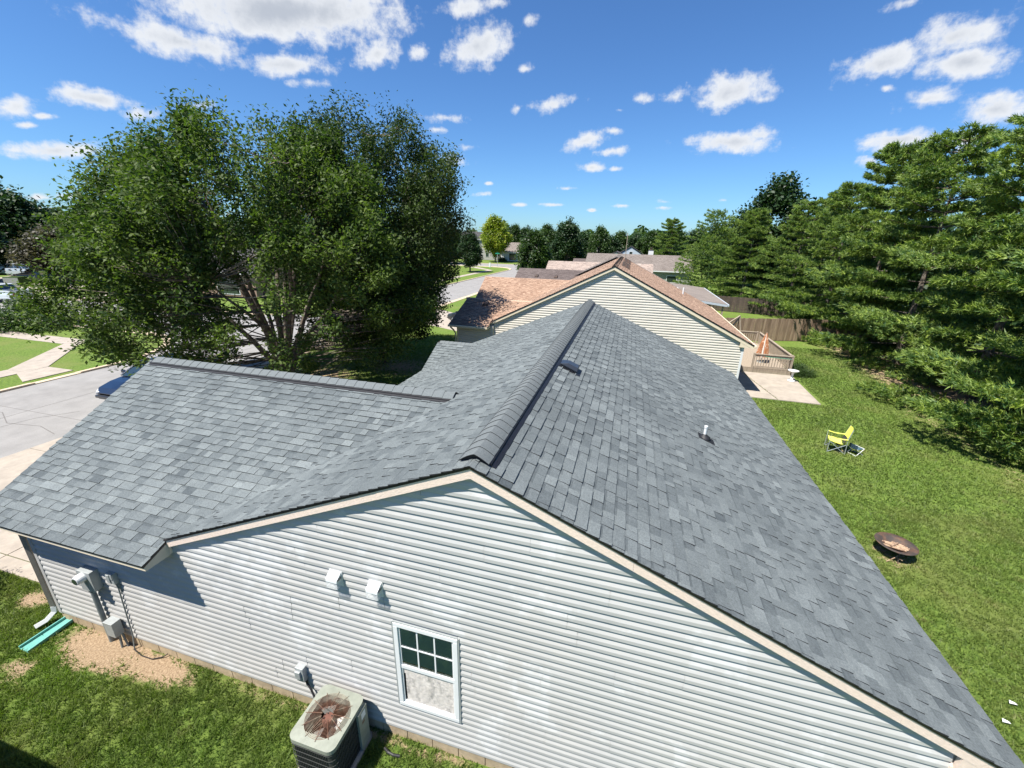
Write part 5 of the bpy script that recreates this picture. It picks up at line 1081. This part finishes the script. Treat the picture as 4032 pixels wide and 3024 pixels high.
def make_pine(name, label, loc, H_, R_, seed, m='needle', **k):
    t = thing(name, label, 'pine tree', loc, group='pines along the right lawn edge'); mb, V, F, tone = pine_mesh(H_, R_, seed, **k); mb.build('trunk', 'bark', t, tones=False); fast_mesh('crown', V, F, m, t, tone); return t
def copy_tree(src, loc, sc, rz, label, group=None, name=None):
    o = src.copy(); C.objects.link(o); o.location = loc; o.scale = sc if isinstance(sc, tuple) else (sc, sc, sc); o.rotation_euler = (0, 0, rz); o['label'] = label
    if name: o.name = name
    if group: o['group'] = group
    elif 'group' in o: del o['group']
    for ch in src.children:
        c = ch.copy(); C.objects.link(c); c.parent = o
    return o
GP = 'pines along the right lawn edge'
pA = make_pine('white_pine', 'pine with broad layered boughs at the right picture edge, its lowest boughs nearest to us', (16.4, 18.2, 0), 13.9, 5.0, 201, tufts=250, need=13, step=.86, flat=.22)
pB = make_pine('white_pine', 'second pine in the lawn row, left of the nearest one, reaching low over the grass', (17.0, 25.0, 0), 13.4, 5.2, 202, tufts=230, need=12, step=.84, flat=.22)
pC = make_pine('white_pine', 'third pine in the lawn row, level with the patio', (17.0, 31.6, 0), 12.9, 5.0, 203, tufts=215, need=11, step=.82, flat=.20)
copy_tree(pA, (17.2, 37.2, 0), .98, 2.1, 'fourth pine, its boughs over the end of the sunlit board fence', GP)
copy_tree(pB, (17.0, 43.5, 0), .88, 1.0, 'lower pine just left of the tall pine row, over the fences', GP)
copy_tree(pC, (16.2, 50.5, 0), .85, 4.0, 'pine behind the dark fence, below the round maple crown', GP)
copy_tree(pC, (17.2, 12.4, 0), .95, 3.0, 'pine whose left boughs just enter the right picture edge in front', GP)
pD = make_pine('cedar_tree', 'yellow-green feathery conifer reaching over the long grey-brown roof', (10.0, 62.5, 0), 10.9, 4.6, 204, tufts=60, need=10); pD['group'] = 'conifers behind the porch roof'
pD.children[1].data.materials[0] = mat('light_needle', (.12, .17, .04), .55, .25, .8, tone=((.045, .085, .022), (.19, .24, .06)), spec=.35, trans=.22)
copy_tree(pB, (13.2, 57.0, 0), .80, 5.0, 'dark green conifer between the feathery one and the dark fence', 'conifers behind the porch roof', 'cedar_tree')
copy_tree(pA, (6.6, 88.0, 0), .80, 1.0, 'small conifer left of the feathery yellow-green one', 'conifers behind the porch roof', 'cedar_tree')
copy_tree(pC, (20.5, 56.5, 0), .95, 1.9, 'conifer right of the round maple, deep behind the fences', 'conifers behind the porch roof', 'cedar_tree')

# rounded broadleaf trees, three shapes
def round_tree(name, label, loc, H_, R_, m, seed, n=9000, leaf=.20, cat='tree', group=None, low=.12, shape=1.0, trunk=True):
    r = np.random.default_rng(seed); t = thing(name, label, cat, loc, group=group); mb = MB()
    if trunk:
        mb.tube([(0, 0, -.1), (0, 0, H_ * .45)], [.22, .14], 8)
        for k in range(6): a = k * 1.05; mb.tube([(0, 0, H_ * .2), (R_ * .3 * math.cos(a), R_ * .3 * math.sin(a), H_ * .45), (R_ * .55 * math.cos(a), R_ * .55 * math.sin(a), H_ * .7)], [.1, .07, .02], 5)
        mb.build('trunk', 'bark', t, tones=False)
    nc = 170; zc = H_ * (low + 1) / 2; hz = H_ * (1 - low) / 2; d = r.normal(size=(nc, 3)); d /= np.linalg.norm(d, axis=1, keepdims=True); rad = r.uniform(.35, 1, (nc, 1)) ** .5
    c = d * rad * np.array([R_ * .86, R_ * .86, hz * .88]); wz = 1 - .35 * shape * np.clip(c[:, 2] / hz, -.2, 1); c[:, 0] *= wz; c[:, 1] *= wz; c[:, 2] += zc; c[:, :2] *= r.uniform(.88, 1.12, (nc, 1))
    idx = r.integers(0, nc, n); P = c[idx] + r.normal(size=(n, 3)) * R_ * .115; V, F = leaf_quads(P, leaf, r, up=.5, asp=1.0); tone = np.clip(r.normal(.42, .17, nc)[idx] + r.normal(0, .17, n), 0, 1)
    fast_mesh('crown', V, F, m, t, tone); return t
DEG = math.pi / 180
def at(az, d, z=0): return (d * math.sin(az * DEG), d * math.cos(az * DEG), z)
round_tree('maple_tree', 'round dark maple crown rising above the conifers on the right', at(14.6, 65), 15.4, 4.6, 'leaf_dark', 301, 16000, .22)
rYel = round_tree('yellow_tree', 'yellow-green oval tree on the far corner behind the street sign', at(-17.6, 131), 13.4, 4.5, 'leaf_yellow', 302, 14000, .26, low=.1)
rDk = round_tree('broadleaf_tree', 'largest dark cone-shaped tree left of the tan gable, above the brown roof', at(-8.3, 84), 11.2, 3.3, 'leaf_dark', 303, 16000, .18, low=.05, shape=1.3)
rMid = round_tree('broadleaf_tree', 'olive green tree between the street and the dark cone-shaped tree', at(-12.6, 72), 8.9, 3.0, 'leaf_mid', 304, 14000, .17, low=.02)
rPur = round_tree('plum_tree', 'bronze-purple leaved tree behind the parked vehicles at far left', at(-61.0, 84), 7.2, 5.0, 'leaf_purple', 305, 14000, .2, low=.08)
round_tree('orange_tree', 'small orange-leaved tree across the street, seen through the pear stems', at(-44.6, 62), 4.6, 1.7, 'leaf_orange', 306, 4000, .13, low=.2)
round_tree('broadleaf_tree', 'tall tree above the pickups at the far left edge', at(-64.2, 108), 13.8, 6.5, 'leaf_dark', 307, 14000, .30)
rG = 'broadleaf trees far behind the houses'
far = [(-61.6, 112, 11.6, 5, 'far tree right of the tallest one at the left edge'), (-58.8, 118, 12.2, 5, 'far tree just left of the big pear crown'), (-66.5, 92, 9.0, 4.5, 'leafy tree cut by the left picture edge behind the blue car'),
       (-54, 125, 11.5, 6, 'far tree hidden mostly by the left part of the pear crown'), (-49, 120, 11, 6, 'far tree behind the middle of the pear crown'), (-44, 130, 11.8, 6, 'far tree behind the pear stems'), (-38.5, 126, 11.2, 6, 'far tree behind the dark right half of the pear crowns'), (-33, 134, 12, 6, 'far tree behind the darker pear tree'), (-28, 128, 11.5, 5.5, 'far tree behind the right side of the darker pear'),
       (-23.8, 120, 11, 4.6, 'far tree at the right rim of the darker pear'), (-20.9, 92, 8.6, 2.6, 'dark tree beside the street, touching the pear crowns'), (-15.1, 150, 12.0, 3.4, 'dark tree just right of the yellow-green one'), (-13.6, 158, 11.6, 3.6, 'dark tree right of the yellow-green one, second'), (-10.9, 148, 12.2, 4, 'far tree above the olive green tree'), (-6.2, 126, 9.6, 4, 'lighter tree right of the dark cone-shaped tree'),
       (-4.3, 108, 10.7, 2.9, 'round dark tree left of the tan gable peak'), (-2.9, 122, 8.6, 3.4, 'low bushy tree left of the thin mast'), (-1.6, 128, 10.0, 4.0, 'tree right of the thin mast'), (0.2, 116, 9.3, 2.8, 'tree above the small white far gable'), (1.9, 112, 9.9, 3.6, 'broad green tree above the long roof'), (3.6, 122, 9.8, 3.6, 'tree right of the white chimney'), (5.3, 132, 10.4, 4.2, 'tree left of the feathery conifer top'), (7.4, 118, 11.0, 4, 'dark tree behind the feathery conifer'), (9.6, 92, 10.6, 4.2, 'tree over the feathery conifer'), (12.2, 84, 11.6, 4.2, 'tree left below the round maple crown')]
for i, (az, d, h, r_, lab) in enumerate(far):
    s = (rDk, rMid)[i % 2]; H0, R0_ = ((11.2, 3.3), (8.9, 3.0))[i % 2]; copy_tree(s, at(az, d), (r_ / R0_, r_ / R0_, h / H0), i * 1.7, lab, rG, 'broadleaf_tree')
rH = round_tree('garden_bush', 'tangled green bush at the left edge beside the mailbox', (-42.5, 20.6, 0), 1.9, 3.0, 'leaf_mid', 310, 9000, .085, 'bush', low=-.2, trunk=False)
for i, (x, y, s, lab) in enumerate(((-11.0, 31.0, .32, 'small leafy shrub beside the near driveway'), (-47, 128.5, .5, 'clipped dark shrub left of the yellow-green tree'), (-38.6, 129, .55, 'clipped dark shrub right of the yellow-green tree'), (9.9, 26.6, .3, 'low weeds by the deck corner post'))): copy_tree(rH, (x, y, 0), s, i * 2.0, lab, None, 'shrub')
copy_tree(rH, (-12.75, 3.05, 0), (.27, .27, .75), 1.2, 'unseen upright shrub added off the left edge to cast a shadow by the driveway', None, 'shrub')  # stand-in added out of view for its shadow by the driveway
# distant wood round the horizon
r = np.random.default_rng(5); n = 52000; az = r.uniform(-75, 60, n) * DEG; d = r.uniform(165, 260, n); top = 10.0 + 1.7 * np.sin(az * 37) + 1.2 * np.sin(az * 83 + 1) + .8 * np.sin(az * 171); P = np.stack([d * np.sin(az), d * np.cos(az), top * r.random(n) ** .7], 1)
V, F = leaf_quads(P, .75, r, up=.6, asp=1.2); tag(fast_mesh('distant_wood', V, F, 'leaf_mid', None, np.clip(r.normal(.4, .22, n), 0, 1)), kind='stuff')

r = np.random.default_rng(6); n = 26000; y = r.uniform(8, 110, n); x = 24 + r.uniform(0, 9, n) + 2 * np.sin(y * .7); P = np.stack([x, y, (8.6 + 1.5 * np.sin(y * .5) + np.sin(y * 1.3)) * r.random(n) ** .75], 1)
V, F = leaf_quads(P, .34, r, up=.6, asp=1.1); tag(fast_mesh('wood_behind_pines', V, F, 'leaf_dark', None, np.clip(r.normal(.4, .22, n), 0, 1)), kind='stuff')
# grass blades on the nearer lawn
def soilk(x, y):
    k = np.full(len(x), -9.)
    for cx, cy, rx, ry, w in SOIL: k = np.maximum(k, (1 - np.hypot((x - cx) / rx, (y - cy) / ry)) * w)
    return k
def grass(name, rect, dens, h, w, seed, keep):
    r = np.random.default_rng(seed); x0, x1, y0, y1 = rect; n = int((x1 - x0) * (y1 - y0) * dens); x = r.uniform(x0, x1, n); y = r.uniform(y0, y1, n); m = keep(x, y) & (soilk(x, y) + r.normal(size=n) * .28 < .12)
    cl = np.sin(x * 9 + 3 * np.sin(y * 5)) * np.sin(y * 8 + 2 * np.sin(x * 6)) + .6 * np.sin(x * 23 + y * 11) * np.sin(y * 19 - x * 7); m &= (cl + r.normal(size=n) * .7 > -.55); x, y, cl = x[m], y[m], cl[m]; n = len(x)
    a = r.uniform(0, 6.28, n); hh = h * r.uniform(.5, 1.3, n) * (1 + .22 * cl); lx, ly = r.normal(size=n) * hh * .55, r.normal(size=n) * hh * .55; b = np.stack([x, y, np.full(n, -.003)], 1); W_ = np.stack([np.cos(a), np.sin(a), np.zeros(n)], 1) * (w * r.uniform(.6, 1.4, n))[:, None]
    V = np.stack([b - W_, b + W_, b + np.stack([lx, ly, hh], 1)], 1).reshape(-1, 3); tone = np.clip(.42 + .16 * cl + r.normal(0, .2, n), 0, 1)
    tag(fast_mesh(name, V, np.arange(3 * n, dtype=np.int32).reshape(n, 3), 'blade_grass', None, tone), kind='stuff')
grass('grass', (-12.6, 1.2, 1.6, 3.64), 5200, .07, .008, 61, lambda x, y: ~((np.abs(x + 3.365) < .38) & (np.abs(y - 3.15) < .41)) & ~((np.abs(x + 9.65) < .14) & (y > 2.98)))
grass('grass', (3.9, 13.2, 3.0, 13.0), 2300, .06, .011, 62, lambda x, y: (x > 3.4) & (x - 3.0 > (3.9 - y) * .2))
grass('grass', (3.9, 15.5, 13.0, 34.0), 800, .065, .018, 63, lambda x, y: ~((y > 21.4) & (y < 33.2) & (x < 9.5)))
grass('grass', (-19.0, -9.9, 12.1, 29.0), 420, .07, .02, 64, lambda x, y: x < 99)
grass('grass', (-19.0, -9.95, -1.0, 4.08), 900, .06, .012, 65, lambda x, y: (x < -12.6) | (y > 3.64))
grass('grass', (-12.6, -9.9, 3.64, 4.08), 4200, .06, .009, 66, lambda x, y: x < 99)
